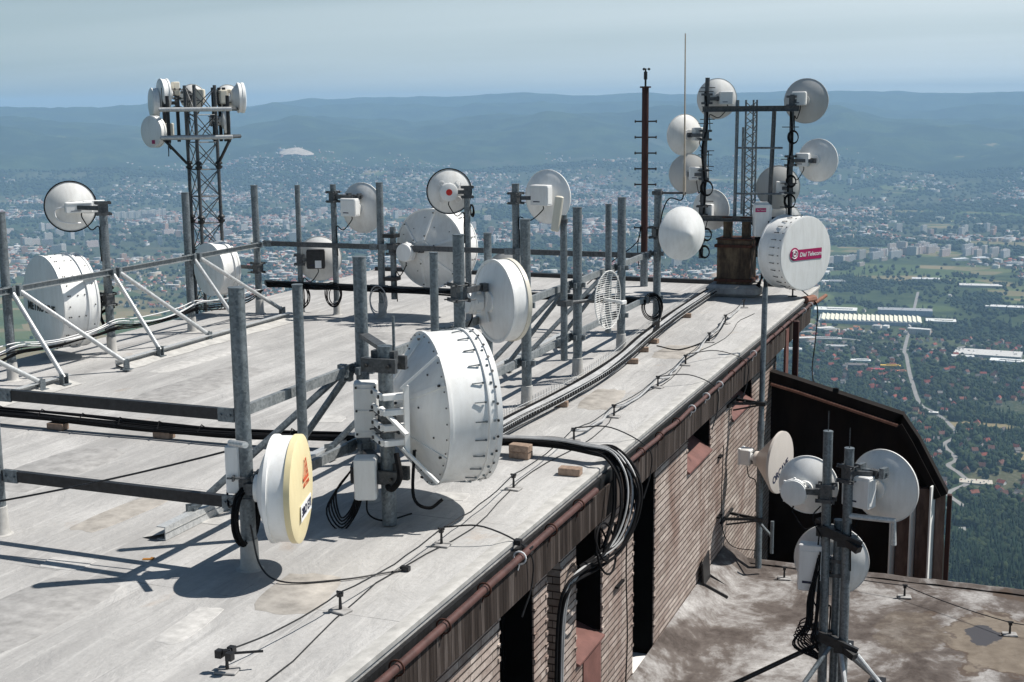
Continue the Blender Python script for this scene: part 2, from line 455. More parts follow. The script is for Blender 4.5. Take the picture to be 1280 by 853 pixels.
# thin high cirrus, drawn out along one direction
tc = nd(nt, 'ShaderNodeTexCoord')
spx = nd(nt, 'ShaderNodeSeparateXYZ'); nt.links.new(tc.outputs['Generated'], spx.inputs[0])
den = math_(nt, 'ADD', math_(nt, 'MAXIMUM', spx.outputs['Z'], 0.0), .06)
cbx = nd(nt, 'ShaderNodeCombineXYZ')
nt.links.new(math_(nt, 'DIVIDE', spx.outputs['X'], den), cbx.inputs[0]); nt.links.new(math_(nt, 'DIVIDE', spx.outputs['Y'], den), cbx.inputs[1])
mp = nd(nt, 'ShaderNodeMapping'); mp.inputs['Rotation'].default_value = (0, 0, rad(-28)); mp.inputs['Scale'].default_value = (.16, .55, 1); mp.inputs['Location'].default_value = (.35, .2, 0)
nt.links.new(cbx.outputs[0], mp.inputs[0])
cl = ntex(nt, mp.outputs[0], .8, 6, .5, .8)
low = ramp(nt, spx.outputs['Z'], [(.0, 1.0), (.07, .92), (.14, .45), (.26, .10), (.45, .0)])
side = math_(nt, 'ADD', math_(nt, 'MULTIPLY', spx.outputs['X'], .93), math_(nt, 'MULTIPLY', spx.outputs['Y'], .37))
sd = nd(nt, 'ShaderNodeMapRange'); nt.links.new(side, sd.inputs[0]); sd.inputs[1].default_value = -.38; sd.inputs[2].default_value = .30; sd.inputs[3].default_value = .50; sd.inputs[4].default_value = 1.0
cf = math_(nt, 'MULTIPLY', math_(nt, 'MULTIPLY', ramp(nt, cl, [(.30, .80), (.66, 1.0)]), low), sd.outputs[0])
cool = mix(nt, .6, sky.outputs[0], (.66, 1.04, 1.08), 'MULTIPLY')
skc = mix(nt, cf, cool, (13.0, 14.5, 14.9))
nt.links.new(skc, bg.inputs[0]); bg.inputs[1].default_value = .05

SC.view_settings.view_transform = 'Standard'; SC.view_settings.look = 'None'; SC.view_settings.gamma = 1; SC.view_settings.exposure = .28
SC.render.engine = 'CYCLES'
cy = SC.cycles
cy.use_denoising = True; cy.max_bounces = 6; cy.diffuse_bounces = 3; cy.glossy_bounces = 2; cy.transmission_bounces = 2; cy.volume_bounces = 1
cy.sample_clamp_indirect = 4; cy.use_adaptive_sampling = True; cy.adaptive_threshold = .01
try: cy.denoiser = 'OPENIMAGEDENOISE'
except Exception: pass

# ------------------------------------------------------------------ the building on the summit
B = thing('summit_building', 'flat-roofed brick building with a grey membrane roof, dark tall windows and a dark mansard wing', 'building', (-5.4, 20, -9))
RX0, RX1, RY0, RY1 = -18.75, -5.3, -4.0, 35.6
WX = -5.40          # outer face of the east wall
LZ = -4.15          # lower roof
m = MB(); m.box(((RX0 + RX1) / 2, (RY0 + RY1) / 2, -.15), (RX1 - RX0, RY1 - RY0, .30), ch=.02); m.build('roof', M['roof'], B)
m = MB()            # pale lip of the membrane along the eaves
ys = [RY0 + i * .9 for i in range(int((RY1 - RY0) / .9) + 1)]
vs = []; fs = []
for i, y in enumerate(ys):
    j = random.uniform(-.02, .02)
    vs += [(RX1 - .16 + j, y, .004), (RX1 - .02, y, .030 + j * .3), (RX1 + .025, y, .018), (RX1 + .02, y, -.035)]
for i in range(len(ys) - 1):
    for k in range(3): fs.append((i * 4 + k, i * 4 + k + 1, i * 4 + 5 + k, i * 4 + 4 + k))
m.add(vs, fs); m.build('roof_edge_flashing', M['flash'], B)
m = MB(); m.box((RX1 + .03, (RY0 + 34.2) / 2, -.17), (.05, 34.2 - RY0, .16)); m.build('eaves_board', M['dark'], B)
m = MB(); m.box((-5.17, (RY0 + 33.4) / 2, -.40), (.03, 33.4 - RY0, .42)); m.build('fascia', M['fascia'], B)
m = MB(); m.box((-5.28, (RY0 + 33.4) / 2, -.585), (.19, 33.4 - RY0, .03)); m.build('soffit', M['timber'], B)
for (g0, g1, r, wv) in ((-4, 15.75, .062, .004), (17.15, 33.9, .05, .012)):
    m = MB(); pts = []
    n = int((g1 - g0) / .5)
    for i in range(n + 1):
        y = g0 + (g1 - g0) * i / n
        pts.append((-5.13 + random.uniform(-wv, wv) * .5, y, -.105 + random.uniform(-wv, wv) + .02 * math.sin(y * .5)))
    m.tube(pts, r * .70, 12); g = m.build('gutter_pipe', M['gutter'], B)
    y = g0 + .7
    while y < g1:
        br = MB(); br.torus((-5.13, y, -.105 + .02 * math.sin(y * .5)), (0, 1, 0), r + .012, .010, 14, 6)
        br.bar((-5.13, y, -.105 - r), (-5.155, y, -.25), .02, .01)
        br.build('pipe_clip', M['labelwhite'] if random.random() < .25 else M['rust'], g); y += 1.02

# east wall: piers, spandrels and recessed openings; (y0, y1, sill z, kind)
WB, WT = -10.0, -.57
OPEN = [(8.6, 10.5, -3.0, 'window'), (13.05, 14.15, -3.2, 'window'), (14.62, 15.12, -5.2, 'slot'), (15.74, 16.86, -2.52, 'window'), (18.42, 19.62, LZ + .12, 'doorway'),
        (21.72, 23.45, -1.45, 'window'), (25.3, 27.3, -1.32, 'window')]
m = MB(); y = -4.0
for (a, b_, z, k) in OPEN:
    m.box((WX - .25, (y + a) / 2, (WB + WT) / 2), (.5, a - y, WT - WB))
    m.box((WX - .252, (a + b_) / 2, (WB + z) / 2), (.496, b_ - a, z - WB))
    y = b_
m.box((WX - .25, (y + 30.1) / 2, (WB + WT) / 2), (.5, 30.1 - y, WT - WB))
# ragged toothed ends of the brick piers beside openings
for (a, b_, z, k) in OPEN:
    n = int((WT - max(z, LZ)) / .164)
    for i in range(n):
        zz = max(z, LZ) + .05 + i * .164
        for yy in ((b_ + .03), (a - .03)):
            if random.random() < .7: m.box((WX + .006, yy, zz), (.02, random.uniform(.05, .075), .05))
m.build('wall', M['brick'], B)
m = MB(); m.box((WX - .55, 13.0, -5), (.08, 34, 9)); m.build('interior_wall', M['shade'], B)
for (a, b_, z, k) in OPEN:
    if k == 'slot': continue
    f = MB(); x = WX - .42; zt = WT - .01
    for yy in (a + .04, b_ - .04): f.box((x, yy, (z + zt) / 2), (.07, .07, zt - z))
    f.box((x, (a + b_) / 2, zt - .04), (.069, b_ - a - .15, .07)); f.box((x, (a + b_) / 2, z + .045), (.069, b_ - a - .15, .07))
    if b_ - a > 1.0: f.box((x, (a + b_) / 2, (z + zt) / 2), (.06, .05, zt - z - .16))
    for yy in (a + .006, b_ - .006): f.box((WX - .205, yy, (z + zt) / 2 + .02), (.37, .012, zt - z - .04))  # added reveal boards, near-black to paint in the shade of the opening
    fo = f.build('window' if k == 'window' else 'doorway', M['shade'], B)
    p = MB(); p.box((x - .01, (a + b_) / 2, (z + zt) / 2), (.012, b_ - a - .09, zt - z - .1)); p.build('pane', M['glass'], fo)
    s = MB()
    if k == 'window':
        zb_ = z + (.26 if z > -2 else .14)
        vs = [(WX - .38, a + .014, zb_), (WX - .38, b_ - .014, zb_), (WX + .05, b_ - .004, z - .02), (WX + .05, a + .004, z - .02),
              (WX + .05, b_ - .004, z - .05), (WX + .05, a + .004, z - .05), (WX - .38, a + .004, z + .003), (WX - .38, b_ - .004, z + .003)]
        s.add(vs, [(0, 1, 2, 3), (3, 2, 4, 5), (5, 4, 7, 6), (0, 3, 5, 6), (1, 2, 4, 7), (0, 1, 7, 6)])
        if z < -2.4 and z > -2.6: s.box((WX + .008, (a + b_) / 2 + .1, z - .06 - .9), (.012, b_ - a - .35, 1.7))
        s.build('sill', M['oxide'], fo, ang=20)
    else:
        s.box((WX - .15, (a + b_) / 2, z + .02), (.42, b_ - a - .01, .05)); s.build('sill', M['whitepaint'], fo)
# felt patches and daubs of sealant on the main roof
def patch(x, y, a, b, rz, mt):
    m = MB(); n = 22; ring = []
    for k in range(n):
        t = 2 * pi * k / n; c_, s_ = math.cos(t), math.sin(t); q = max(abs(c_), abs(s_)) ** .75 * random.uniform(.93, 1.05)
        ring.append((c_ / q * a / 2, s_ / q * b / 2))
    R2 = Matrix.Rotation(rz, 2)
    vs = []
    for z, k in ((.0, 1.0), (.006, .97)):
        for p in ring: w_ = R2 @ Vector(p) * k; vs.append((x + w_.x, y + w_.y, z + .001))
    m.add(vs, [(k, (k + 1) % n, n + (k + 1) % n, n + k) for k in range(n)] + [tuple(range(n, 2 * n))]); m.build('roof_patch', mt, B)
M['patch_dark'] = simple('dark_felt_patch', (.34, .333, .326), .9, 0, .3, 5, .15, kind='World'); M['patch_light'] = simple('pale_sealant', (.475, .465, .45), .8, 0, .25, 7, .2, kind='World'); M['patch_tan'] = simple('rusty_felt_patch', (.375, .35, .32), .9, 0, .35, 4, .15, kind='World')
for (x, y, a, b, rz, k) in ((-9.6, 10.9, .55, .38, .1, 'patch_light'), (-8.65, 12.75, .9, .28, .1, 'patch_light'), (-10.2, 12.6, .45, 1.5, -.05, 'patch_tan'), (-9.0, 9.6, 1.0, 1.9, .03, 'patch_dark'), (-12.4, 14.0, 1.0, 2.2, 0, 'patch_dark'), (-6.75, 11.0, .7, 1.1, .2, 'patch_tan'), (-13.8, 19.5, 1.0, 3.2, 0, 'patch_dark'),
                            (-11.2, 22.5, .95, 2.6, 0, 'patch_light'), (-12.6, 25.0, 1.9, .9, 0, 'patch_dark'), (-6.6, 20.6, .6, 1.6, .1, 'patch_tan'), (-6.5, 25.2, .8, 1.5, 0, 'patch_tan'), (-10.3, 17.8, .6, .5, .3, 'patch_light'), (-15.2, 21.5, .5, 3.0, 0, 'patch_light'), (-6.7, 14.6, .5, .35, .2, 'patch_light'), (-9.9, 20.4, 1.0, 1.4, 0, 'patch_dark'), (-7.3, 9.9, .3, .9, .1, 'patch_light')):
    patch(x, y, a, b, rz, M[k])
# lower roof
m = MB()
nx, ny = 24, 60; x0, x1, y0, y1 = WX + .012, 7.0, -8.0, 25.05
vs = []; fs = []
for j in range(ny + 1):
    for i in range(nx + 1):
        x = x0 + (x1 - x0) * i / nx; yy = y0 + (y1 - y0) * j / ny
        z = LZ + .03 * mnoise.noise((x * .45, yy * .45, 0)) + .35 * max(0, 1 - (x - x0) / .30) ** 2
        vs.append((x, yy, z))
for j in range(ny):
    for i in range(nx):
        a = j * (nx + 1) + i; fs.append((a, a + 1, a + nx + 2, a + nx + 1))
m.add(vs, fs); m.build('lower_roof', M['lower'], B, ang=60)
m = MB(); m.box(((x0 + x1) / 2, (y0 + y1) / 2, LZ - 2.6), (x1 - x0 - .1, y1 - y0 - .1, 4.9)); m.build('lower_storey', M['timber_mid'], B)
m = MB()
vs = []; fs = []
for i in range(41):
    x = x0 + (x1 - x0) * i / 40; j = random.uniform(-.012, .012)
    vs += [(x, y1 - .14, LZ + .03 + j), (x, y1 - .02, LZ + .075 + j), (x, y1 + .05, LZ + .06 + j), (x, y1 + .055, LZ - .15)]
for i in range(40):
    for k in range(3): fs.append((i * 4 + k, i * 4 + k + 1, i * 4 + 5 + k, i * 4 + 4 + k))
m.add(vs, fs); m.build('lower_roof_edge', M['lower'], B)

# mansard wing beyond the lower roof: section in the XZ plane carried back along +Y
GY = 29.6
sec = [(-5.6, -1.06), (-4.76, -1.27), (-2.46, -1.89), (-2.09, -2.41), (-1.45, -3.58)]
m = MB()
def slab(pts, t, ya, yb):
    for (a, c) in zip(pts[:-1], pts[1:]):
        d = Vector((c[0] - a[0], 0, c[1] - a[1])).normalized(); n = Vector((-d.z, 0, d.x))
        if n.z < 0: n = -n
        A = Vector((a[0], 0, a[1])); Cc = Vector((c[0], 0, c[1])) + d * .02
        vs = []
        for yv in (ya, yb):
            for q in (A, Cc, Cc - n * t, A - n * t): vs.append((q.x, yv, q.z))
        m.add(vs, [(0, 1, 2, 3), (7, 6, 5, 4), (0, 4, 5, 1), (1, 5, 6, 2), (2, 6, 7, 3), (3, 7, 4, 0)])
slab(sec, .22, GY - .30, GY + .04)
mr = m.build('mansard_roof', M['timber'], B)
m = MB(); slab([(-5.35, -1.36), (-4.76, -1.50), (-2.56, -2.10)], .055, GY - .40, GY - .30); m.build('verge_board', M['trimwood'], B)
m = MB(); slab([(-2.46, -2.08), (-2.22, -2.46), (-1.58, -3.63)], .16, GY - .40, GY - .351); m.build('verge_board', M['timber'], B)
m = MB()      # boarded gable wall set well back under the roof, its shade put into the colour
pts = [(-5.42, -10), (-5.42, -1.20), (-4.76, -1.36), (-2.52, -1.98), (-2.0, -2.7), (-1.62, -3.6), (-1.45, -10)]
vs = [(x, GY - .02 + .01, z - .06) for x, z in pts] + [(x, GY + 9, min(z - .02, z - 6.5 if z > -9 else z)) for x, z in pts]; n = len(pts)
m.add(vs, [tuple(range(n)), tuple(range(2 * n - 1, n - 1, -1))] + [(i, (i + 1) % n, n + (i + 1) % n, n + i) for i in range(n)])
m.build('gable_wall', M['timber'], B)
for (xa, xb) in ((-2.52, -2.18), (-2.10, -1.78), (-1.70, -1.50)):   # boarded bays and white battens at the foot of the gable
    m = MB(); m.box(((xa + xb) / 2, GY - .12, -6.2), (xb - xa, .18, 5.3 if xa > -2.3 else 5.0), Matrix.Rotation(rad(14), 3, 'Z')); m.build('boarded_panel', M['timber_mid'], B)
    m = MB(); m.box((xa - .03, GY - .30, -6.1), (.52, .035, 5.4), Matrix.Rotation(rad(79), 3, 'Z')); m.build('batten', M['whitepaint'], B)
m = MB(); m.box((-1.40, GY - .12, -6.9), (.10, .12, 6.5), ch=.01); m.build('corner_post', M['rustpost'], B)
# covered corner beyond the brick wall: posts, parapet
m = MB(); m.box((-5.02, 30.45, -.78), (.13, .13, 1.35), ch=.01); m.build('corner_post', M['rustpost'], B)
m = MB(); m.box((-5.16, 30.0, -.85), (.05, .36, 1.25)); m.build('red_panel', M['oxide'], B)
m = MB(); m.box((-5.45, 34.2, -.25), (.12, 2.6, .38)); m.build('eaves_end', M['timber'], B)
m = MB(); m.tube([(-5.10, 33.6, -.14), (-4.95, 34.5, -.06)], .05, 10); m.tube([(-5.28, 33.2, -.02), (-5.15, 33.75, -.05)], .11, 10); m.build('gutter_end', M['trimwood'], B)
# body of the building below the roof
m = MB(); m.box(((RX0 + WX) / 2 - .35, (RY0 + 34.6) / 2, -5.3), (WX - RX0 - 1.2, 34.6 - RY0 - .6, 9.9)); m.build('inner_walls', M['timber_mid'], B)
m = MB(); m.box(((RX0 + RX1) / 2, RY1 - .12, .05), (RX1 - RX0 - .3, .2, .12)); m.build('back_kerb', M['dark'], B)

# ------------------------------------------------------------------ steel frames round the roof
RZ = (1.68, .72)
def post(root, x, y, top=3.08, r=.083, base=0.0, lean=None, mat='galv', name='post'):
    m = MB(); l = lean or (random.uniform(-.012, .012), random.uniform(-.012, .012))
    p0 = Vector((x, y, base)); p1 = Vector((x + l[0], y + l[1], top))
    m.tube([p0, p1], r, 20)
    m.tube([p1, p1 + Vector((0, 0, .012))], r + .006, 20)
    o = m.build(name, M[mat], root)
    if base == 0:
        f = MB(); k = r
        f.lathe([(k + .06 + random.uniform(0, .05), .002), (k + .03, .018), (k + .018, .06), (k + .012, .34), (k + .001, .345)], 20, Matrix.Translation(p0))
        f.build('base_flashing', M['flash'], o)
    return o
def rail(root, p0, p1, flip=1, w=.06, h=.115, mat='rail'):
    m = MB(); m.channel(p0, p1, w, h, .009, flip=flip); o = m.build('rail', M[mat], root, smooth=False)
    d = (Vector(p1) - Vector(p0)).normalized()
    sx = d.cross(Vector((0, 0, 1)))
    for p, sgn in ((p0, 1), (p1, -1)):
        e = MB()
        c = Vector(p) + d * sgn * .13
        e.bar(c - d * .10, c + d * .10, .022, .15)
        for q in (-.06, .06): e.tube([c + d * q - sx * .03, c + d * q + sx * .03], .013, 6)
        e.build('joint_plate', M['galv'], o)
    return o
def collar(root, x, y, z, r=.083):
    m = MB(); F = Matrix.Translation((x, y, z))
    m.lathe([(r, -.05), (r + .014, -.05), (r + .014, .05), (r, .05)], 18, F)
    m.box((x, y, z), (.30, .05, .09)); m.box((x, y, z), (.05, .30, .09))
    m.build('clamp', M['galv'], root)
def brace(root, p0, p1, r=.044, mat='galv_light'):
    p0 = Vector(p0); p1 = Vector(p1); m = MB(); m.tube([p0, p1], r, 14)
    o = m.build('brace', M[mat], root)
    f = MB(); d = (p1 - p0).normalized(); h = Vector((d.x, d.y, 0)).normalized()
    for k in (-1, 1):
        s_ = Vector((-h.y, h.x, 0)) * k * .055
        f.bar(p1 + s_ + Vector((0, 0, -.12)), p1 + s_ + Vector((0, 0, .07)), .10, .012, up=Vector((-h.y, h.x, 0)))
    f.tube([p1 - d * .04 + Vector((-h.y, h.x, 0)) * .08, p1 - d * .04 - Vector((-h.y, h.x, 0)) * .08], .016, 6)
    f.box((p1.x, p1.y, p1.z - .12), (.18, .18, .016))
    f.build('foot_bracket', M['galv'], o)
    e = MB(); e.bar(p0 + Vector((0, 0, -.10)), p0 + Vector((0, 0, .10)), .09, .09); e.build('head_bracket', M['galv'], o)
    return o
def kerb(root, x, ya, yb, side):
    m = MB(); m.channel((x, ya, .085), (x, yb, .085), .12, .16, .012, flip=side); m.build('base_channel', M['galv_light'], root, smooth=False)
    m = MB(); y = ya; vs = []; fs = []; n = int((yb - ya) / .4) + 2
    for i in range(n):
        y = ya + (yb - ya) * i / (n - 1)
        vs += [(x + side * -.02, y, .10), (x + side * .08, y, .06 + random.uniform(-.01, .01)), (x + side * (.34 + random.uniform(-.05, .05)), y, .006)]
    for i in range(n - 1):
        for k in range(2): fs.append((i * 3 + k, i * 3 + k + 1, i * 3 + 4 + k, i * 3 + 3 + k))
    m.add(vs, fs); m.build('kerb_flashing', M['flash'], root)

GF = 'galvanized antenna frames bolted round the roof'
fl = thing('antenna_rack', 'galvanized frame along the far left roof edge, its tall posts propped by pale slanting braces', 'antenna rack', (-17.3, 21, 0), 0, GF)
ly = [15.8, 18.56, 21.38, 24.13, 26.9]
for y in ly: post(fl, -17.3, y)
for a, b_ in zip(ly[:-1], ly[1:]):
    rail(fl, (-17.17, a, RZ[0]), (-17.17, b_, RZ[0]), 1)
for y in ly: collar(fl, -17.3, y, RZ[0])
for y, (fx, fy), (gx, gy) in ((15.8, (-16.0, 15.7), (-16.1, 17.95)), (18.56, (-16.02, 18.44), (-15.83, 19.95)), (21.38, (-16.07, 21.31), (-16.18, 23.15)), (24.13, (-16.25, 24.42), (-16.55, 26.7))):
    brace(fl, (-17.12, y - .04, RZ[0] - .04), (fx, fy, .16)); brace(fl, (-17.08, y + .10, RZ[0] - .02), (gx, gy, .16))  # sunlit braces, the brightness put into the pale steel
kerb(fl, -16.2, 14.5, 18.72, 1); kerb(fl, -16.2, 20.1, 26.4, 1)

fb = thing('antenna_rack', 'galvanized frame across the far end of the roof with two dark rails between slim posts', 'antenna rack', (-12.5, 27.3, 0), 0, GF)
for x, tp, r in ((-16.38, 3.07, .062), (-15.4, 3.1, .07), (-14.18, 3.16, .083), (-11.95, 3.07, .07), (-10.77, 3.17, .083)): post(fb, x, 27.3, tp, r)
bx = [-17.3, -14.18, -10.77, -7.62]
for z in RZ:
    for a, b_ in zip(bx[:-1], bx[1:]): rail(fb, (a, 27.16, z), (b_, 27.16, z), -1, mat='galv_dark')

fr = thing('antenna_rack', 'galvanized frame of many upright pipes running back along the middle of the roof', 'antenna rack', (-7.6, 19.7, 0), 0, GF)
ry = [11.44, 14.1, 17.05, 19.73, 22.31, 25.02, 27.68]
for y in ry: post(fr, -7.62, y, 3.04 if y < 12 else 3.07)
for a, b_ in zip(ry[:-1], ry[1:]):
    for z in RZ: rail(fr, (-7.74, a, z), (-7.74, b_, z), -1, mat='rail')
for y in ry[1:]:
    for z in RZ: collar(fr, -7.62, y, z)
for (x, y, t, b_, r) in ((-7.6, 12.62, 2.92, .55, .058), (-7.6, 16.2, 2.9, .5, .058), (-7.6, 18.14, 2.99, .5, .06), (-7.6, 21.58, 2.99, .42, .062), (-7.6, 24.16, 3.0, .5, .062)):
    post(fr, x - .02, y, t, r, base=b_, name='pipe_mount')
for y, (fx, fy), (gx, gy) in ((14.1, (-8.9, 14.0), (-9.15, 12.55)), (17.05, (-8.95, 17.0), (-9.0, 15.6)), (19.73, (-8.9, 19.6), (-9.0, 18.25)), (22.31, (-8.95, 22.2), (-9.0, 20.8)), (25.02, (-8.9, 24.9), (-9.0, 23.5))):
    brace(fr, (-7.80, y - .04, RZ[0] - .05), (fx, fy, .16), mat='galv'); brace(fr, (-7.84, y - .12, RZ[0] - .03), (gx, gy, .16), mat='galv')  # same braces seen from their unlit side, so coloured darker
kerb(fr, -9.05, 11.9, 16.2, -1); kerb(fr, -9.05, 17.8, 26.0, -1)

ff = thing('antenna_rack', 'galvanized frame crossing the near left of the roof on two dark rails', 'antenna rack', (-11.0, 11.44, 0), 0, GF)
post(ff, -11.02, 11.44, 3.04); post(ff, -14.3, 11.44, 3.04)
fx_ = [-14.3, -11.02, -7.62]
for z in RZ:
    for a, b_ in zip(fx_[:-1], fx_[1:]): rail(ff, (a + .08, 11.44, z), (b_ - .08, 11.44, z), -1, .07, .125, mat='dark')  # galvanized rails coloured dark, painting in the shade on their near side
# ------------------------------------------------------------------ microwave antennas
FRONT = Matrix(((-1, 0, 0, 0), (0, 0, 1, 0), (0, 1, 0, 0), (0, 0, 0, 1)))     # writing that faces the antenna's +Y
REAR = Matrix(((1, 0, 0, 0), (0, 0, -1, 0), (0, 1, 0, 0), (0, 0, 0, 1)))      # writing that faces its -Y
RXM = Matrix.Rotation(-pi / 2, 4, 'X')
class Dish: pass
def dish(label, center, az, D, style, mount, radio=None, L=0.0, dep=.2, mats=('white_back', 'white'), radome=None, name=None, group=None,
         bow=.03, seg=48, conical=False, pole_r=.083, cable=True, rimdark=False, tilt=0.0, bracket_dz=0.0, cabdrop=.7):
    d = Dish(); R = D / 2
    nm = name or {'open': 'dish_antenna', 'drum': 'drum_antenna', 'horn': 'horn_antenna'}[style]
    t = thing(nm, label, 'antenna', mount, az, group); d.root = t
    O = ROOTM[t.name].inverted() @ Vector(center); d.O = O
    F = Matrix.Translation(O) @ Matrix.Rotation(rad(tilt), 4, 'Y') @ RXM; d.F = F
    back = M[mats[0]]; front = M[mats[1]]
    m = MB(); dp = dep * D
    prof = []
    N = 9
    if style == 'open':
        for i in range(N + 1):
            r = .05 + (R - .05) * i / N; prof.append((r, -dp * (1 - (r / R) ** 2)))
        prof += [(R + .014, -.004), (R + .014, .022), (R - .012, .024)]
        for i in range(N, -1, -1):
            r = (R - .02) * i / N; prof.append((r, -dp * (1 - (r / R) ** 2) + .026))
        m.lathe([(0, prof[0][1])] + prof, seg, F); m.build('reflector', back, t, local=True, ang=40)
        zb = -dp
        if rimdark:
            e = MB(); e.lathe([(R + .006, -.014), (R + .030, -.012), (R + .030, .026), (R + .006, .026)], seg, F, closed=True)
            e.build('rim', M['black'], t, local=True)
    elif style == 'drum':
        # back bowl, then the cylindrical shroud with its flange rings, then the radome
        for i in range(N + 1):
            r = .06 + (R * .985 - .06) * i / N; prof.append((r, -L - dp * (min(1, (1 - r / R) / .70) if conical else (1 - (r / R) ** 2))))
        m.lathe([(0, prof[0][1])] + prof + [(R, -L), (R, -L + .02), (0, -L + .02)], seg, F); m.build('reflector', back, t, local=True, ang=40)
        s = MB(); s.lathe([(R, -L - .02), (R + .018, -L - .02), (R + .018, -L + .02), (R + .002, -L + .022), (R + .002, -.035), (R + .016, -.033), (R + .016, 0), (R - .02, 0), (R - .02, -L - .018)], seg, F, closed=True)
        d.shroud = s.build('shroud', front, t, local=True, ang=30)
        zb = -L - dp
    elif style == 'horn':
        m.lathe([(0, -L), (.10, -L), (.13, -L + .02), (R * .985, -.06), (R + .012, -.05), (R + .012, 0), (R - .01, .006), (0, .006)], seg, F)
        m.build('horn', back, t, local=True, ang=25); zb = -L
    if radome:
        e = MB(); k = R - .004 if style != 'open' else R
        kind, mat_ = radome
        if kind == 'flat': e.lathe([(k, .001), (k, .012), (k * .9, .012 + bow * .4), (k * .5, .012 + bow * .85), (0, .012 + bow)], seg, F)
        elif kind == 'cone': e.lathe([(k + .016, -.01), (k + .016, .03), (k * .97, .045), (.05, bow), (0, bow + .005)], seg, F)
        elif kind == 'dome': e.lathe([(k, -.0)] + [(k * math.cos(a * pi / 16), .01 + bow * math.sin(a * pi / 16)) for a in range(0, 8)] + [(0, .01 + bow)], seg, F)
        elif kind == 'cap':
            e.lathe([(k + .006, -.05), (k + .022, -.05), (k + .022, .012), (k, .02), (k * .9, .02 + bow * .4), (k * .5, .02 + bow * .85), (0, .02 + bow)], seg, F)
        d.radome = e.build('radome', M[mat_], t, local=True, ang=25)
    d.zb = zb; d.front = bow + .014
    # hub, arm and pole clamp
    hubp = O + Vector((0, zb, 0))
    h = MB(); hr = .085 * D + .05
    h.lathe([(hr * .8, zb + dp * .35 + .03), (hr, zb + .02), (hr, zb - .03), (0, zb - .03)], 24, F)
    h.build('hub', back, t, local=True)
    b = MB(); dz = bracket_dz
    end = hubp + Vector((0, -.03, dz))
    mid = Vector((end.x * .25, min(end.y - .06, -.0), end.z)) if abs(end.y) > .1 else Vector((end.x * .3, -.02, end.z))
    b.bar(end, end + Vector((0, -.09, 0)), .12, .12)
    q = end + Vector((0, -.10, 0))
    b.bar(q, Vector((0, 0, q.z)), .06, .085)
    for k in (-.11, .11):
        z = q.z + k
        b.bar((-pole_r - .07, -pole_r - .02, z), (pole_r + .07, -pole_r - .02, z), .02, .055)
        b.bar((-pole_r - .07, pole_r + .02, z), (pole_r + .07, pole_r + .02, z), .02, .055)
        for sx in (-1, 1): b.tube([(sx * (pole_r + .04), -pole_r - .09, z), (sx * (pole_r + .04), pole_r + .13, z)], .010, 6)
    b.bar((0, 0, q.z - .085), (0, 0, q.z + .085), pole_r * 2 + .012, pole_r * 2 + .012, up=(0, 1, 0))
    b.build('mount_bracket', M['galv_dark'], t, local=True)
    # radio unit and its lead
    if radio:
        rk = radio[0]
        r = MB()
        if rk == 'box':
            _, dx, rz, wd, ht, dt = radio[:6]; mt = radio[6] if len(radio) > 6 else 'boxwhite'
            c = O + Vector((dx, zb - .06 - dt / 2, rz))
            r.box(c, (wd, dt, ht), ch=.014)
            for k in (-1, 1): r.box(c + Vector((k * wd * .5, 0, 0)), (.018, dt * .75, ht * .8))
            r.box(c + Vector((0, -dt / 2 - .004, ht * .36)), (wd * .9, .008, .012))
            ro = r.build('radio_unit', M[mt], t, local=True)
            e = MB(); e.box(c + Vector((-wd * .12, -dt / 2 - .003, -ht * .30)), (wd * .38, .004, ht * .05)); e.build('label', M['ink'], ro, local=True)
            bot = c + Vector((wd * .1, 0, -ht / 2))
        else:
            _, dx, rz, rr, ln = radio[:5]
            Fc = Matrix.Translation(O + Vector((dx, zb - .05, rz))) @ RXM
            r.lathe([(rr * .8, .03), (rr * .8, -.01), (rr, -.02), (rr, -ln * .7), (rr * .94, -ln * .74), (rr * .94, -ln * .95), (rr * .86, -ln), (0, -ln)], 28, Fc)
            for k in range(8):
                a = k * pi / 4; r.box(O + Vector((dx + rr * 1.02 * math.cos(a), zb - .05 - ln * .35, rz + rr * 1.02 * math.sin(a))), (.03, ln * .3, .03))
            ro = r.build('radio_unit', M['boxwhite'], t, local=True)
            bot = O + Vector((dx, zb - .05 - ln * .5, rz - rr)); c = O + Vector((dx, zb - .05 - ln, rz))
        d.radio = ro; d.rc = c
        if cable:
            cb = MB(); e = Vector((pole_r + .02, -.02, bot.z - .25)) if bot.x > 0 else Vector((-pole_r - .02, -.02, bot.z - .25))
            cb.tube(spline([bot + Vector((0, 0, .01)), bot + Vector((0, -.02, -.10)), (bot + e) / 2 + Vector((0, -.05, -.20)), e, e + Vector((0, 0, -cabdrop * .5)), e + Vector((.01, 0, -cabdrop))], 6), .012, 7)
            cb.build('cable', M['black'], t, local=True)
    return d
def pins(d, D, L, n=24, a0=0, a1=360, mat='dark', ln=.10, name='shroud_clips'):
    """small spring clips set round the shroud"""
    R = D / 2; m = MB()
    for k in range(n):
        a = rad(a0 + (a1 - a0) * k / n)
        u = Vector((math.cos(a), 0, math.sin(a)))
        p = d.O + u * (R + .012) + Vector((0, -L * .42, 0))
        m.bar(p - Vector((0, ln / 2, 0)), p + Vector((0, ln / 2, 0)) + u * .016, .012, .012, up=u)
        m.box(p + Vector((0, ln / 2, 0)) + u * .012, (.022, .022, .022))
        q = d.O + u * (R + .006) + Vector((0, -.09, 0)); m.box(q, (.024, .024, .024))
    return m.build(name, M[mat], d.root, local=True)
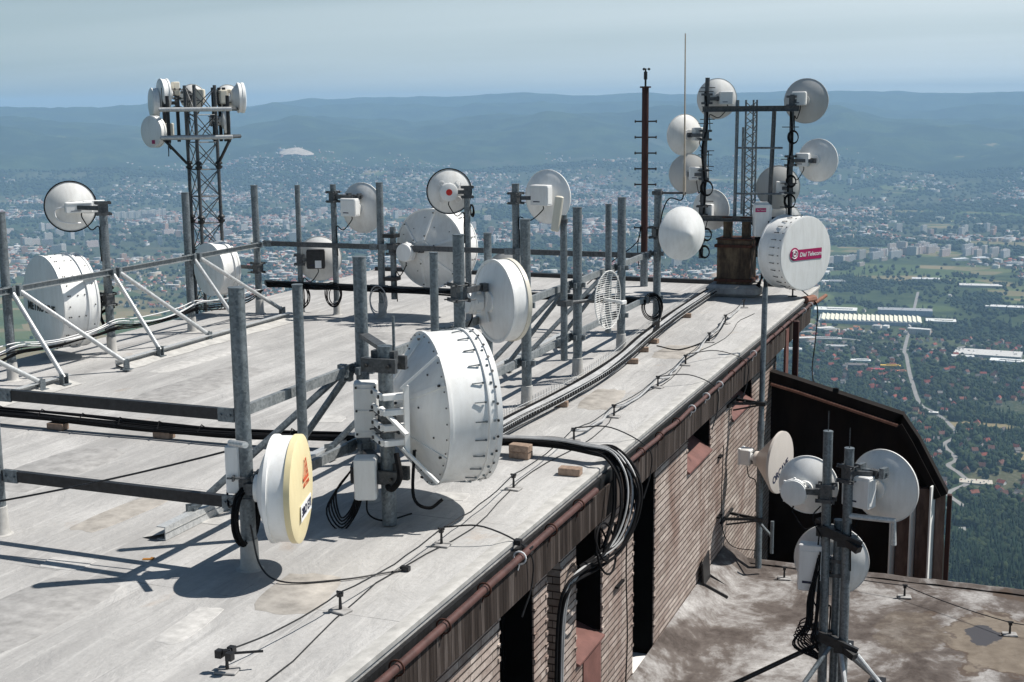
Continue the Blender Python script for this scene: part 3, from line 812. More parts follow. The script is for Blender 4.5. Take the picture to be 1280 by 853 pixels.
def struts(d, D, L, mat='white', n=6, off=0):
    """ribs bolted over the back bowl"""
    m = MB(); R = D / 2
    for k in range(n):
        a = rad(off + 360 * k / n); u = Vector((math.cos(a), 0, math.sin(a)))
        p0 = d.O + u * R * .26 + Vector((0, d.zb - .015, 0)); p1 = d.O + u * R * .98 + Vector((0, -L - .015, 0))
        m.bar(p0, p1, .055, .035, up=Vector((0, -1, 0)))
    o = m.build('back_rib', M[mat], d.root, local=True)
    b = MB()
    for k in range(n):
        a = rad(off + 360 * k / n); u = Vector((math.cos(a), 0, math.sin(a)))
        for f in (.36, .93):
            p = d.O + u * R * f + Vector((0, d.zb - .015 + (-L - d.zb) * (f - .26) / .72 - .02, 0)); b.tube([p, p + Vector((0, -.03, 0))], .016, 6)
    for k in range(12):
        a = rad(off + 15 + 30 * k); u = Vector((math.cos(a), 0, math.sin(a))); rr = .62 if k % 2 else .8
        p = d.O + u * R * rr + Vector((0, d.zb + (-L - d.zb) * (rr - .30) / .70, 0)); b.tube([p, p + Vector((0, -.015, 0))], .012, 6)
    b.build('bolts', M['bolt'], o, local=True)

# --- left row
D1 = dish('white dish with a long radio arm, clamped to a post above the lettered drum', (-18.30, 21.62, 2.95), -46, .99, 'open', (-17.3, 21.38, 2.96), ('box', .12, .0, .52, .22, .20), dep=.17, rimdark=True)
a_ = MB(); a_.box(D1.O + Vector((.42, D1.zb - .16, .0)), (.42, .12, .26), ch=.01); a_.build('radio_arm', M['boxwhite'], D1.root, local=True)
a_ = MB(); a_.tube(spline([D1.O + Vector((-.12, D1.zb - .1, .02)), D1.O + Vector((-.32, D1.zb * .8, -.06)), D1.O + Vector((-.27, D1.zb * .75, -.26)), D1.O + Vector((-.02, D1.zb - .03, -.33)), D1.O + Vector((.16, D1.zb * .8, -.33))]), .016, 8); a_.build('waveguide', M['labelwhite'], D1.root, local=True)

D2 = dish('large white drum antenna with black lettering on its shaded face, at the left roof edge', (-18.20, 20.52, 1.12), -155, 1.86, 'drum', (-17.3, 21.38, 1.05), None, L=.72, dep=.17, radome=('flat', 'white'), seg=64)
text('METRO LINE', .225, M['inkblack'], D2.root, Matrix.Translation(D2.O + Vector((.02, .047, -.10))) @ FRONT, bold=.006)
m = MB(); R_ = .93
m.lathe([(R_ + .002, -.56), (R_ + .035, -.56), (R_ + .035, -.50), (R_ + .002, -.50)], 64, D2.F, closed=True); m.build('shroud_band', M['white'], D2.shroud, local=True)
m = MB()
for k in range(28):
    a = 2 * pi * k / 28; u = Vector((math.cos(a), 0, math.sin(a)))
    for yy in (-.10, -.14, -.30, -.44) if k % 2 else (-.12, -.64):
        p = D2.O + u * (R_ + .002) + Vector((0, yy, 0)); m.tube([p, p + u * .014], .014, 6)
m.build('bolts', M['bolt'], D2.shroud, local=True)
m = MB()
for k in range(3): m.tube(spline([(.02, -.12, .3 - .2 * k), (.18, .05, .1 - .15 * k), (.2, .1, -.3), (.1, .02, -.62)]), .03, 8)
m.build('feed_cable', M['black'], D2.root, local=True)

D3 = dish('white drum antenna behind slanting braces at the foot of the lattice tower', (-18.22, 26.20, 1.12), -158, 1.24, 'drum', (-17.3, 26.9, 1.05), None, L=.46, dep=.18, radome=('flat', 'white'))
m = MB(); m.lathe([(.622, -.40), (.655, -.40), (.655, -.32), (.622, -.32)], 48, D3.F, closed=True); m.build('shroud_band', M['white'], D3.shroud, local=True)

# --- far row
D4 = dish('dish low on the far frame, its radio box in deep shadow with one bright label', (-16.02, 27.62, 1.30), -26, 1.06, 'open', (-16.38, 27.3, 1.27), ('box', -.06, .03, .42, .46, .16, 'dark'), mats=('white_back', 'white'), pole_r=.062)  # radio box coloured dark, the shadow on it is painted in
m = MB(); m.box(D4.rc + Vector((.06, -.086, -.12)), (.15, .004, .18)); m.build('label', M['labelwhite'], D4.radio, local=True)
D5 = dish('white dish whose square white radio hangs under a cross bar, on a slim far post', (-14.78, 27.56, 2.55), 9, 1.17, 'open', (-15.4, 27.3, 2.83), ('box', -.06, .04, .42, .42, .22), dep=.18, pole_r=.07, bracket_dz=.27)
m = MB(); m.tube([D5.O + Vector((-.66, D5.zb - .06, .29)), D5.O + Vector((.2, D5.zb - .03, .29))], .035, 10)
for k in (-.18, .12): m.box(D5.O + Vector((k, D5.zb - .05, .29)), (.06, .12, .14))
m.build('cross_bar', M['galv_dark'], D5.root, local=True)
D6 = dish('dish with a black rim and a red dot on its round radio', (-12.46, 27.44, 2.98), -30, .99, 'open', (-11.95, 27.3, 2.93), ('round', -.04, .0, .21, .17), dep=.17, rimdark=True, pole_r=.07)
m = MB(); m.lathe([(0, -.004), (.072, -.004), (.072, .004)], 24, Matrix.Translation(D6.rc + Vector((0, -.003, .0))) @ RXM); m.build('red_dot', M['red'], D6.radio, local=True)
m = MB(); m.torus((.09, -.02, -.35), (1, .3, 0), .11, .022, 20, 8); m.torus((.10, -.02, -.37), (1, .2, .1), .13, .02, 20, 8); m.build('cable_coil', M['black'], D6.root, local=True)
for k, sx in ((0, -1), (1, 1)):
    m = MB()
    for s2 in (-1, 1): m.torus(D6.O + Vector((sx * .19, D6.zb * .78, s2 * .18)), (0, 1, 0), .065, .007, 18, 5)
    m.build('handle', M['labelwhite'], D6.root, local=True)
D7 = dish('biggest drum antenna of the far row, its ribbed back behind the dark rails', (-12.98, 28.25, 1.63), 8, 1.84, 'drum', (-13.86, 27.3, 1.45), ('round', -.36, -.06, .22, .22), L=.62, dep=.17, mats=('white_back', 'white'), radome=('flat', 'white'), seg=64, pole_r=.07, conical=True)
struts(D7, 1.84, .62, 'white', 6, 20)
pins(D7, 1.84, .62, 22, ln=.12)
g = thing('pipe_mount', 'short galvanized pipe carrying the biggest drum of the far row', 'pipe mount', (-13.86, 27.3, .45))
m = MB(); m.tube([(-13.86, 27.3, .45), (-13.86, 27.3, 2.15)], .07, 18); m.build('pipe', M['galv'], g)
for z in (.95, 1.95):
    m = MB(); m.box((-13.86, 27.22, z), (.30, .30, .09)); m.build('clamp', M['dark'], g)
D8 = dish('large all-white dish with a square radio box beside the slim panel antenna', (-10.22, 27.86, 2.86), 14, 1.2, 'open', (-10.77, 27.3, 2.9), ('box', .08, .06, .46, .46, .22), dep=.17, mats=('white', 'white'))
DX = dish('dish half hidden behind the round drum in the middle of the far row', (-11.15, 27.75, 1.1), -10, 1.0, 'open', (-10.77, 27.3, 1.18), ('box', .05, .12, .36, .3, .18), mats=('shade_grey_back', 'white'))

# --- middle row
D9 = dish('shallow drum antenna with a cream rim and round radio, above the huge ribbed drum', (-7.20, 17.98, 2.03), 38, 1.21, 'drum', (-7.62, 17.05, 2.2), ('round', -.20, .0, .19, .24), L=.27, dep=.08, mats=('white', 'white'), radome=('cap', 'cream'), bow=.05, seg=64, bracket_dz=.22)
m = MB(); o_ = D9.O + Vector((-.02, D9.zb - .04, 0))
m.tube(spline([o_ + Vector((0, 0, .24)), o_ + Vector((.03, .01, .08)), o_ + Vector((-.01, .01, -.1)), o_ + Vector((.04, .02, -.30))]), .028, 8)
m.build('back_arm', M['white_back'], D9.root, local=True)
D10 = dish('huge white drum antenna with ribbed back and clips round its side, on a short pipe', (-6.27, 14.46, 1.27), 47, 1.84, 'drum', (-6.885, 13.287, 1.30), None, L=.62, dep=.27, mats=('white', 'white'), radome=('cap', 'white'), seg=80, cable=False, conical=True)
struts(D10, 1.84, .62, 'white', 6, 30)
pins(D10, 1.84, .62, 26, ln=.13, mat='galv')
m = MB(); m.lathe([(.922, -.16), (.945, -.155), (.945, -.135), (.922, -.13)], 80, D10.F, closed=True)
m.build('shroud_band', M['white'], D10.shroud, local=True)
m = MB(); R_ = .92
for k in range(30):
    a = 2 * pi * k / 30; u = Vector((math.cos(a), 0, math.sin(a)))
    p = D10.O + u * (R_ + .024) + Vector((0, -.05, 0)); m.tube([p, p + u * .008], .016, 8)
    p = D10.O + u * (R_ * .98) + Vector((0, -.66, 0)); m.tube([p, p - Vector((0, .012, 0))], .010, 6)
m.build('bolts', M['bolt'], D10.shroud, local=True)
# white clamp frame between the drum and its pipe
m = MB()
for z in (.30, .12, -.06, -.24):
    m.box((0.02, -.115, z), (.36, .035, .085), ch=.008)
    m.box((0.22, .04, z), (.09, .30, .07), ch=.006)
m.box((.27, .16, .03), (.05, .06, .80)); m.bar((.1, -.10, .16), (.46, .10, -.10), .06, .03); m.bar((.28, .1, .40), (.44, .5, .78), .05, .03); m.bar((.28, .1, -.3), (.5, .45, -.7), .05, .03)
m.build('clamp_frame', M['white'], D10.root, local=True)
m = MB()
for z in (.30, .12, -.06, -.24):
    for x in (-.12, .16): m.tube([(x, -.15, z), (x, -.12, z)], .022, 8)
m.build('bolts', M['bolt'], D10.root, local=True)
m = MB(); m.tube(spline([(.30, .02, -.35), (.42, .02, -.6), (.35, -.05, -.75), (.12, -.04, -.78), (0, .1, -.75)]), .035, 10)
m.tube(spline([(.25, .25, -.35), (.28, .22, -.9), (.45, .35, -1.0), (.5, .5, -.9)]), .02, 8); m.build('feed_cable', M['black'], D10.root, local=True)
pm = thing('pipe_mount', 'short stout galvanized pipe carrying the huge ribbed drum', 'pipe mount', (-6.885, 13.287, 0))
m = MB(); m.tube([(-6.885, 13.287, .02), (-6.885, 13.287, 2.16)], .088, 20); m.tube([(-6.80, 13.35, 1.9), (-6.80, 13.35, 2.5)], .018, 8); m.build('pipe', M['galv'], pm)
for z, t_ in ((.62, .12), (1.95, .05)):
    m = MB(); m.box((-6.9, 13.16, z), (.44, .06, .16)); m.box((-6.9, 13.42, z), (.44, .06, .16)); m.box((-7.25, 13.7, z + (.17 if z > 1 else 0)), (.9, .12, t_), Matrix.Rotation(rad(-48), 3, 'Z'))
    m.bar((-6.9, 13.3, z), (-6.9, 13.3, z + .15), .1, .3); m.build('clamp', M['galv_dark'], pm)
m = MB()
for z in (.62, 1.95):
    for k in (-.14, .14): m.tube([(-6.9 + k, 13.12, z), (-6.9 + k, 13.08, z)], .02, 8)
m.build('bolts', M['bolt'], pm)
jb = thing('radio_cabinet', 'tall white radio housing strapped between two pipes behind the huge ribbed drum', 'radio box', (-7.22, 13.42, 1.0), -25)
m = MB(); m.box((0, 0, .36), (.28, .22, .66), ch=.015)
for z in (.1, .36, .62): m.box((0, -.115, z), (.24, .01, .012))
m.build('housing', M['boxwhite'], jb, local=True)
m = MB()
for z in (.08, .36, .64):
    for x in (-.11, .11): m.box((x, -.12, z), (.024, .02, .024))
m.build('bolts', M['bolt'], jb, local=True)
D12 = thing('junction_box', 'small white junction box hanging low beside the huge drum, black leads looping from it', 'junction box', (-7.08, 13.10, .38), -22)
m = MB(); m.box((0, 0, .24), (.26, .24, .50), ch=.02); m.box((0, -.122, .24), (.235, .006, .47), ch=.002); m.build('housing', M['boxwhite'], D12, local=True)
m = MB()
for k in range(5): m.tube(spline([(-.18, .12, .30), (-.36 - .03 * k, .05, .05 - .05 * k), (-.30, .0, -.25 - .04 * k), (-.15 + .02 * k, .05, -.05), (-.16, .14, .34)]), .011, 6)
m.tube(spline([(.0, .0, .0), (.02, -.02, -.2), (.2, .1, -.32), (.5, .3, -.30)]), .011, 6)
m.build('leads', M['black'], D12, local=True); m = MB(); m.box((-.12, .18, .25), (.14, .24, .2)); m.build('bracket', M['dark'], D12, local=True)

D11 = dish('shallow drum antenna with a yellowed face, black cable coil under it, on the nearest pipe', (-7.02, 11.53, .93), 71, 1.11, 'drum', (-7.62, 11.44, 1.12), None, L=.25, dep=.17, mats=('white', 'white'), radome=('cap', 'yellow'), bow=.04, seg=72, cable=False)
f0 = D11.O + Vector((0, .075, 0))
m = MB(); m.box(f0 + Vector((.02, -.012, -.20)), (.52, .006, .17)); m.build('sticker', M['labelwhite'], D11.root, local=True)
text('3RO ETI', .13, M['ink'], D11.root, Matrix.Translation(f0 + Vector((.02, -.006, -.20))) @ FRONT, bold=.003)
text('ALCOMA', .07, M['logored'], D11.root, Matrix.Translation(f0 + Vector((-.02, -.008, .055))) @ FRONT)
m = MB()
for (xa, w_) in ((.0, .02), (.07, .02), (.14, .02)):
    m.bar(f0 + Vector((.11 - xa * 1.1, -.006, .13)), f0 + Vector((-.0 - xa * .45, -.006, .33 - xa * .8)), .018, .004, up=(0, 1, 0))
m.box(f0 + Vector((.0, -.006, .12)), (.25, .005, .035)); m.bar(f0 + Vector((-.11, -.006, .13)), f0 + Vector((-.02, -.006, .33)), .018, .004, up=(0, 1, 0))
m.build('logo', M['logored'], D11.root, local=True)
m = MB(); m.box((-.02, -.12, .0), (.22, .15, .52), ch=.015); ru = m.build('radio_unit', M['boxwhite'], D11.root, local=True)
m = MB(); m.tube([(.10, -.12, .30), (.42, .12, .36)], .035, 10); m.build('aiming_rod', M['galv_light'], D11.root, local=True)
m = MB()
for k in range(9):
    rr = .21 + .012 * (k % 3)
    m.torus((.03 + .012 * (k % 4), -.02 + .012 * (k // 3), -.52 + .012 * (k % 2)), (.25 + .05 * (k % 3), 1, 0), rr, .016, 24, 7, 1.35)
m.tube(spline([(-.1, -.2, -.1), (-.12, -.24, -.3), (.0, -.2, -.42), (.2, -.1, -.35)]), .012, 7)
m.build('cable_coil', M['black'], D11.root, local=True)

# grid antenna on an arm
GA = thing('grid_antenna', 'white wire grid antenna with a feed arm, held out from a hanging pipe', 'antenna', (-7.60, 21.58, 1.45), 108, None)
go = ROOTM[GA.name].inverted() @ Vector((-6.98, 22.2, 1.45))
m = MB(); fr_ = MB()
W_, H_ = .40, .52
for i in range(27):
    z = -H_ + 2 * H_ * i / 26; hw = W_ * math.sqrt(max(0.02, 1 - (z / H_) ** 2 * .86))
    pts = [go + Vector((x, .55 * (x * x) + .40 * z * z - .12, z)) for x in [hw * (k / 4 - 1) for k in range(9)]]
    m.tube(pts, .0045, 5)
m.build('grid_wires', M['whitepaint'], GA, local=True)
for x in (-.30, -.15, .0, .15, .30):
    hh = H_ * math.sqrt(1 - (x / W_) ** 2 * .75)
    fr_.tube([go + Vector((x, .55 * x * x + .40 * z * z - .128, z)) for z in [hh * (k / 5 - 1) for k in range(11)]], .008, 6)
ring = []
for k in range(33):
    a = 2 * pi * k / 32; x = W_ * math.cos(a); z = H_ * math.sin(a); x = max(-W_ * .98, min(W_ * .98, x)); ring.append(go + Vector((x, .55 * x * x + .40 * z * z - .12, z)))
fr_.tube(ring, .009, 6); fr_.build('grid_frame', M['whitepaint'], GA, local=True)
m = MB(); m.bar(go + Vector((0, -.14, 0)), go + Vector((0, .30, -.02)), .04, .05); m.box(go + Vector((0, .30, -.02)), (.15, .06, .07), ch=.01); m.build('feed', M['boxwhite'], GA, local=True)
m = MB(); m.tube([(0, 0, 0), go + Vector((0, -.14, 0))], .032, 10); m.box((0, 0, 0), (.2, .2, .10)); m.build('arm', M['galv_dark'], GA, local=True)
# slim panel antenna on top of the hanging pipe
PA = thing('panel_antenna', 'slim white panel antenna leaning at the rim of the large all-white dish', 'antenna', (-7.62, 21.55, 2.92), -10)
m = MB(); m.T = Matrix.Rotation(rad(8), 4, 'Y'); m.box((-.10, -.12, .10), (.15, .07, .62), ch=.02); m.build('panel', M['cream'], PA, local=True)
m = MB(); m.box((0, -.03, -.02), (.16, .16, .07)); m.bar((0, 0, -.02), (-.1, -.10, .0), .05, .05); m.build('bracket', M['galv_dark'], PA, local=True)
# cone radome on the last middle post
D14 = dish('dish closed by a pointed white cone cover, on the last middle post', (-7.06, 27.62, 2.14), 132, 1.13, 'open', (-7.62, 27.68, 2.05), None, dep=.15, mats=('shade_grey_back', 'white'), radome=('cone', 'white'), bow=.34, tilt=0)
WR = thing('whip_antenna', 'tall thin tan whip antenna standing on a side arm before the right mast', 'antenna', (-7.2, 27.68, 3.0))
m = MB(); m.tube([(-7.04, 27.72, 3.28), (-7.06, 27.72, 6.35)], .022, 10, r1=.012); m.build('whip', M['fibre'], WR)
m = MB(); m.tube([(-7.04, 27.72, 2.95), (-7.04, 27.72, 3.35)], .034, 10); m.build('base', M['fibre'], WR)
m = MB(); m.tube([(-7.62, 27.68, 3.0), (-7.0, 27.72, 3.0)], .026, 10); m.box((-7.62, 27.68, 3.0), (.2, .2, .08)); m.build('arm', M['galv_dark'], WR)
m = MB(); m.tube(spline([(-7.04, 27.70, 2.98), (-7.1, 27.66, 2.85), (-7.35, 27.62, 2.88), (-7.5, 27.58, 2.5), (-7.52, 27.58, 1.9)]), .014, 6); m.build('cable', M['black'], WR)
# ------------------------------------------------------------------ the right mast on its rusty pedestal
MY = 33.6
MA = thing('antenna_mast', 'mast of poles, lattice and cross beams on a rusty pedestal at the roof end', 'mast', (-7.12, MY, 0))
m = MB(); m.box((-7.12, MY, .16), (1.35, 1.25, .30), ch=.08); m.build('plinth', M['concrete'], MA)
m = MB(); m.box((-7.12, MY, .88), (.86, .80, 1.16), ch=.01)
for x in (-7.36, -6.88): m.box((x, MY, 1.72), (.20, .22, .56))
ped = m.build('pedestal', M['pedestal'], MA)
m = MB()
for z in (.42, 1.30): m.box((-7.12, MY, z), (.98, .92, .07))
m.box((-7.12, MY, 1.475), (.92, .86, .03)); m.build('band', M['rust'], ped)
for x in (-7.36, -6.88):
    m = MB(); m.box((x, MY, 2.015), (.26, .30, .03)); m.build('cap_plate', M['rust'], ped)
for z, xa, xb in ((1.98, -8.2, -5.55), (4.76, -8.05, -5.6)):
    m = MB(); m.channel((xa, MY - .12, z), (xb, MY - .12, z), .10, .14, .012, flip=1); m.build('cross_beam', M['galv_dark'], MA, smooth=False)
m = MB(); m.tube([(-8.07, MY, .92), (-7.96, MY, 5.55)], .058, 14); m.build('pole', M['galv_dark'], MA)
m = MB(); m.tube([(-5.79, MY, 2.0), (-5.80, MY, 5.1)], .055, 14); m.build('pole', M['galv_dark'], MA)
m = MB(); m.tube([(-6.36, MY, .02), (-6.24, MY, 4.70)], .055, 14); m.build('pole', M['galv_dark'], MA)
m = MB(); m.tube([(-7.20, MY + .02, 1.9), (-7.18, MY + .02, 4.98)], .045, 12); m.tube([(-7.02, MY, 2.1), (-7.02, MY, 4.3)], .03, 10); m.build('pole', M['galv'], MA)
m = MB(); lx = (-6.98, -6.70); lyy = (MY + .15, MY + .42); chords = [(-6.98, MY + .1), (-6.70, MY + .1), (-6.84, MY + .36)]
for c in chords: m.tube([(c[0], c[1], 1.95), (c[0], c[1], 4.98)], .026, 8)
n = 16
for i in range(n):
    z0, z1 = 1.98 + 2.95 * i / n, 1.98 + 2.95 * (i + 1) / n
    for a, b_ in ((0, 1), (1, 2), (2, 0)):
        A, C_ = (chords[a], chords[b_]) if i % 2 else (chords[b_], chords[a])
        m.tube([(A[0], A[1], z0), (C_[0], C_[1], z1)], .013, 6)
m.build('lattice', M['galv'], MA)
for z in (2.62, 3.78):
    m = MB(); m.tube([(-7.15, MY - .04, z), (-6.0, MY - .04, z)], .026, 8); m.build('cross_bar', M['galv'], MA)
m = MB(); m.bar((-6.55, MY, 1.28), (-5.9, MY - .2, 1.28), .08, .12); m.bar((-6.6, MY - .1, 1.05), (-6.1, MY - .1, 1.05), .06, .08); m.build('bracket', M['dark'], MA)
m = MB()
for (x, z, r) in ((-8.02, 2.75, .17), (-8.0, 1.55, .14), (-8.05, 1.1, .14), (-5.84, 4.05, .14), (-5.86, 2.95, .13), (-5.88, 2.45, .15)):
    for k in range(3): m.torus((x + .10 + .01 * k, MY - .10 - .015 * k, z), (.15, 1, .1 * k), r - .012 * k, .011, 22, 7, 1.2)
m.tube(spline([(-8.0, MY - .07, 5.2), (-7.93, MY - .08, 4.4), (-8.06, MY - .07, 3.7), (-7.96, MY - .08, 2.6), (-8.1, MY - .08, 1.2)]), .028, 8)
m.tube(spline([(-7.95, MY + .07, 5.0), (-8.07, MY + .05, 4.0), (-7.97, MY + .05, 3.0), (-8.1, MY + .04, 1.9), (-8.05, MY + .04, 1.0)]), .024, 8)
m.tube(spline([(-5.83, MY - .07, 4.8), (-5.76, MY - .08, 3.9), (-5.86, MY - .07, 3.2), (-5.78, MY - .08, 2.1)]), .024, 8)
for k in range(5):
    m.tube(spline([(-6.6 - .03 * k, MY - .2, 1.9), (-6.55 + .05 * k, MY - .32, 1.25), (-6.42 + .02 * k, MY - .25, .6), (-6.5 - .06 * k, MY - .35 - .04 * k, .06)]), .02, 7)
m.build('cables', M['black'], MA)
m = MB()
for z in (3.2, 3.6, 4.4, 5.2, 2.3, 1.5):
    m.tube([(-8.16, MY - .1, z), (-7.78, MY - .1, z)], .012, 6); m.tube([(-8.16, MY + .09, z + .1), (-7.78, MY + .09, z + .1)], .012, 6)
for z in (2.3, 2.9, 3.5, 4.3, 4.8): m.tube([(-6.02, MY - .1, z), (-5.6, MY - .1, z)], .012, 6)
m.build('clamp_bolts', M['bolt'], MA)

GM = 'white dishes clamped to the right mast'
def md(label, c, az, D, mnt, rd, mats=('white_back', 'white'), dep=.17, **k):
    return dish(label, c, az, D, 'open', mnt, rd, dep=dep, mats=mats, group=GM, pole_r=.058, seg=44, cabdrop=.4, **k)
rbox = lambda dx, dz: ('box', dx, dz, .34, .34, .16)
md('topmost white dish on the left pole of the mast with cross beams', (-7.80, 34.0, 5.02), -26, 1.02, (-7.97, MY, 5.15), rbox(.16, .02))
md('white dish with its rim turned left, second from the top of the mast left pole', (-8.62, 33.9, 4.10), -48, 1.05, (-7.99, MY, 4.15), rbox(.22, .02))
md('grey shaded dish third from the top of the mast left pole', (-8.50, 33.95, 3.09), -20, 1.03, (-8.02, MY, 3.1), rbox(.14, .02), mats=('shade_grey_back', 'white'))
md('lowest dish on the mast left pole, half behind the pointed cone dish', (-7.92, 34.05, 2.16), 16, 1.05, (-8.05, MY, 2.25), rbox(.05, .0))
md('grey shaded dish at the top right corner of the mast above the cross beam end', (-5.52, 34.0, 4.94), 4, 1.10, (-5.80, MY, 4.85), rbox(-.10, .06), mats=('shade_grey_back', 'white'))
md('bright white dish turned right, out beyond the mast right pole', (-5.18, 33.95, 3.46), 16, 1.06, (-5.80, MY, 3.5), rbox(-.26, .02), mats=('white', 'white'))
md('dark grey shaded dish between the lattice and the mast right pole', (-6.18, 34.05, 2.76), -18, 1.10, (-5.80, MY, 2.8), rbox(.08, .0), mats=('shade_grey_back', 'white'))
md('dish mostly hidden behind the white cabinet and the drum with the magenta label', (-6.02, 34.3, 1.92), -8, .8, (-5.80, MY, 2.05), None)
for i in range(8):
    pass
DT = dish('large white drum antenna with a magenta company label, at the right roof corner', (-5.28, 33.12, 1.18), 122, 1.84, 'drum', (-6.36, 33.6, 1.15), None, L=.72, dep=.14, mats=('white', 'white'), radome=('flat', 'white'), bow=.010, seg=72, pole_r=.055, cable=False)
pins(DT, 1.84, .72, 30, ln=.15, mat='bolt')
ff_ = DT.O + Vector((0, .027, -.02))
m = MB(); m.box(ff_ + Vector((-.06, 0, 0)), (1.02, .006, .27), ch=.0029)
Fm = Matrix.Translation(ff_ + Vector((.44, 0, .03))) @ RXM; m.lathe([(.165, -.0025), (.165, .0035), (0, .0035)], 28, Fm); lb = m.build('label', M['magenta'], DT.root, local=True)
m = MB(); m.torus(ff_ + Vector((.44, .004, .03)), (0, 1, 0), .105, .015, 28, 6, 1, .6, 5.6); m.torus(ff_ + Vector((.44, .004, .035)), (0, 1, 0), .055, .02, 22, 6, 1, -1.2, 3.6); m.torus(ff_ + Vector((.45, .004, .085)), (0, 1, 0), .02, .014, 16, 6)
m.build('emblem', M['labelwhite'], lb, local=True)
text('Dial Telecom', .150, M['labelwhite'], DT.root, Matrix.Translation(ff_ + Vector((-.15, .006, .0))) @ FRONT, shear=.18, ext=.001, bold=.003)
m = MB(); m.tube([(DT.O + Vector((.1, -.3, -.92))), (DT.O + Vector((.1, -.3, -1.10)))], .02, 8); m.box(DT.O + Vector((.1, -.3, -1.11)), (.2, .12, .03)); m.build('support_foot', M['dark'], DT.root, local=True)
CBX = thing('cabinet', 'white equipment cabinet with a small magenta label, fixed to the right mast', 'cabinet', (-6.44, 33.28, 1.56), -22)
m = MB(); m.box((0, 0, .42), (.40, .30, .84), ch=.03); m.box((.212, 0, .42), (.05, .27, .78), ch=.015); m.box((0, 0, .86), (.30, .22, .03)); hs = m.build('housing', M['boxwhite'], CBX, local=True)
m = MB(); m.box((-.05, -.152, .68), (.27, .004, .10)); m.build('label', M['magenta'], CBX, local=True)
text('Dial Telecom', .045, M['labelwhite'], CBX, Matrix.Translation(Vector((-.03, -.1555, .68))) @ REAR, ext=.0005)
m = MB(); m.box((.15, -.155, .38), (.02, .02, .05)); m.build('lock', M['dark'], CBX, local=True)
m = MB()
for x in (-.1, 0, .1): m.tube([(x, 0, .0), (x + .01, 0, -.08)], .018, 8)
m.build('cable_gland', M['black'], CBX, local=True)

# rusty pegged mast with the wind gauge
RP = thing('pegged_mast', 'rust-brown tubular mast with climbing pegs and a small wind gauge on top', 'mast', (-9.83, 34.4, 0))
m = MB(); m.tube([(-9.83, 34.4, .0), (-9.83, 34.4, 5.35)], .092, 16); m.tube([(-9.83, 34.4, 5.33), (-9.83, 34.4, 5.37)], .15, 16); m.build('tube', M['rustpost'], RP)
m = MB(); m.tube([(-9.83, 34.4, 0.0), (-9.83, 34.4, .75)], .105, 16); m.build('base_sleeve', M['galv'], RP)
for z in (4.45, 4.03, 3.61, 3.19, 2.77, 1.60):
    m = MB(); m.tube([(-10.10, 34.36, z), (-9.52, 34.42, z)], .02, 8)
    for x in (-10.10, -9.52): m.tube([(x - .012, 34.39, z), (x + .012, 34.39, z)], .038, 8)
    m.build('climbing_peg', M['dark'], RP)
m = MB(); m.tube([(-9.83, 34.4, 5.35), (-9.83, 34.4, 5.78)], .028, 8); m.tube([(-9.83, 34.4, 5.55), (-9.83, 34.4, 5.75)], .05, 8)
for k in range(3):
    a = 2 * pi * k / 3 + .4; e = Vector((-9.83 + .09 * math.cos(a), 34.4 + .09 * math.sin(a), 5.82)); m.tube([(-9.83, 34.4, 5.82), e], .008, 6); m.torus(e, (math.sin(a), -math.cos(a), 0), .02, .016, 10, 6)
m.tube([(-9.83, 34.4, 5.76), (-9.83, 34.4, 5.84)], .02, 8); m.build('wind_gauge', M['dark'], RP)
m = MB(); m.tube(spline([(-9.9, 34.3, 1.65), (-10.0, 34.2, 1.2), (-10.6, 33.9, .7), (-11.2, 33.6, .1)]), .014, 6); m.tube(spline([(-9.9, 34.32, 1.62), (-9.98, 34.28, 1.1), (-9.94, 34.3, .5)]), .014, 6); m.build('cable', M['black'], RP)

# ------------------------------------------------------------------ lattice tower at the far left with its drums
TX, TY = -18.85, 27.05
LT = thing('lattice_tower', 'three-legged steel lattice tower crowded with white antennas at the far left corner of the roof', 'tower', (TX, TY, -.6))
legs = [(-19.15, 26.95), (-18.47, 27.20), (-18.72, 26.72)]
for (x, y) in legs:
    m = MB(); m.tube([(x, y, -.6), (x - .02, y, 5.45)], .042, 12)
    lg = m.build('leg', M['galv_dark'], LT)
    for z in (.9, 2.25, 3.55):
        e = MB(); e.lathe([(.05, -.10), (.085, -.06), (.085, -.02), (.05, -.02), (.05, .02), (.085, .02), (.085, .06), (.05, .10)], 12, Matrix.Translation((x, y, z))); e.build('flange', M['dark'], lg)
m = MB(); n = 9
for i in range(n):
    z0 = -.45 + 5.85 * i / n; z1 = -.45 + 5.85 * (i + 1) / n
    for a, b_ in ((0, 1), (1, 2), (2, 0)):
        A, C_ = legs[a], legs[b_]
        m.tube([(A[0], A[1], z0), (C_[0], C_[1], z1)], .012, 6); m.tube([(C_[0], C_[1], z0), (A[0], A[1], z1)], .012, 6)
        m.tube([(A[0], A[1], z0), (C_[0], C_[1], z0)], .013, 6)
m.build('bracing', M['galv_dark'], LT)
fd = Vector((-18.35 + 19.05, 27.15 - 26.75, 0)).normalized()         # along the collars
for z in (4.88, 4.22):
    m = MB(); c = Vector((-18.85, 26.58, z)); m.tube([c - fd * .66, c + fd * 1.02], .052, 12); m.build('collar_rail', M['galv_light'], LT)
    m = MB(); c = Vector((-18.93, 27.6, z)); m.tube([c - fd * .88, c + fd * .72], .045, 12)
    for k, k2 in ((-.64, -.86), (.98, .70)): m.tube([Vector((-18.85, 26.58, z)) + fd * k, Vector((-18.93, 27.6, z)) + fd * k2], .04, 10)
    m.build('collar_rail', M['galv_dark'], LT)
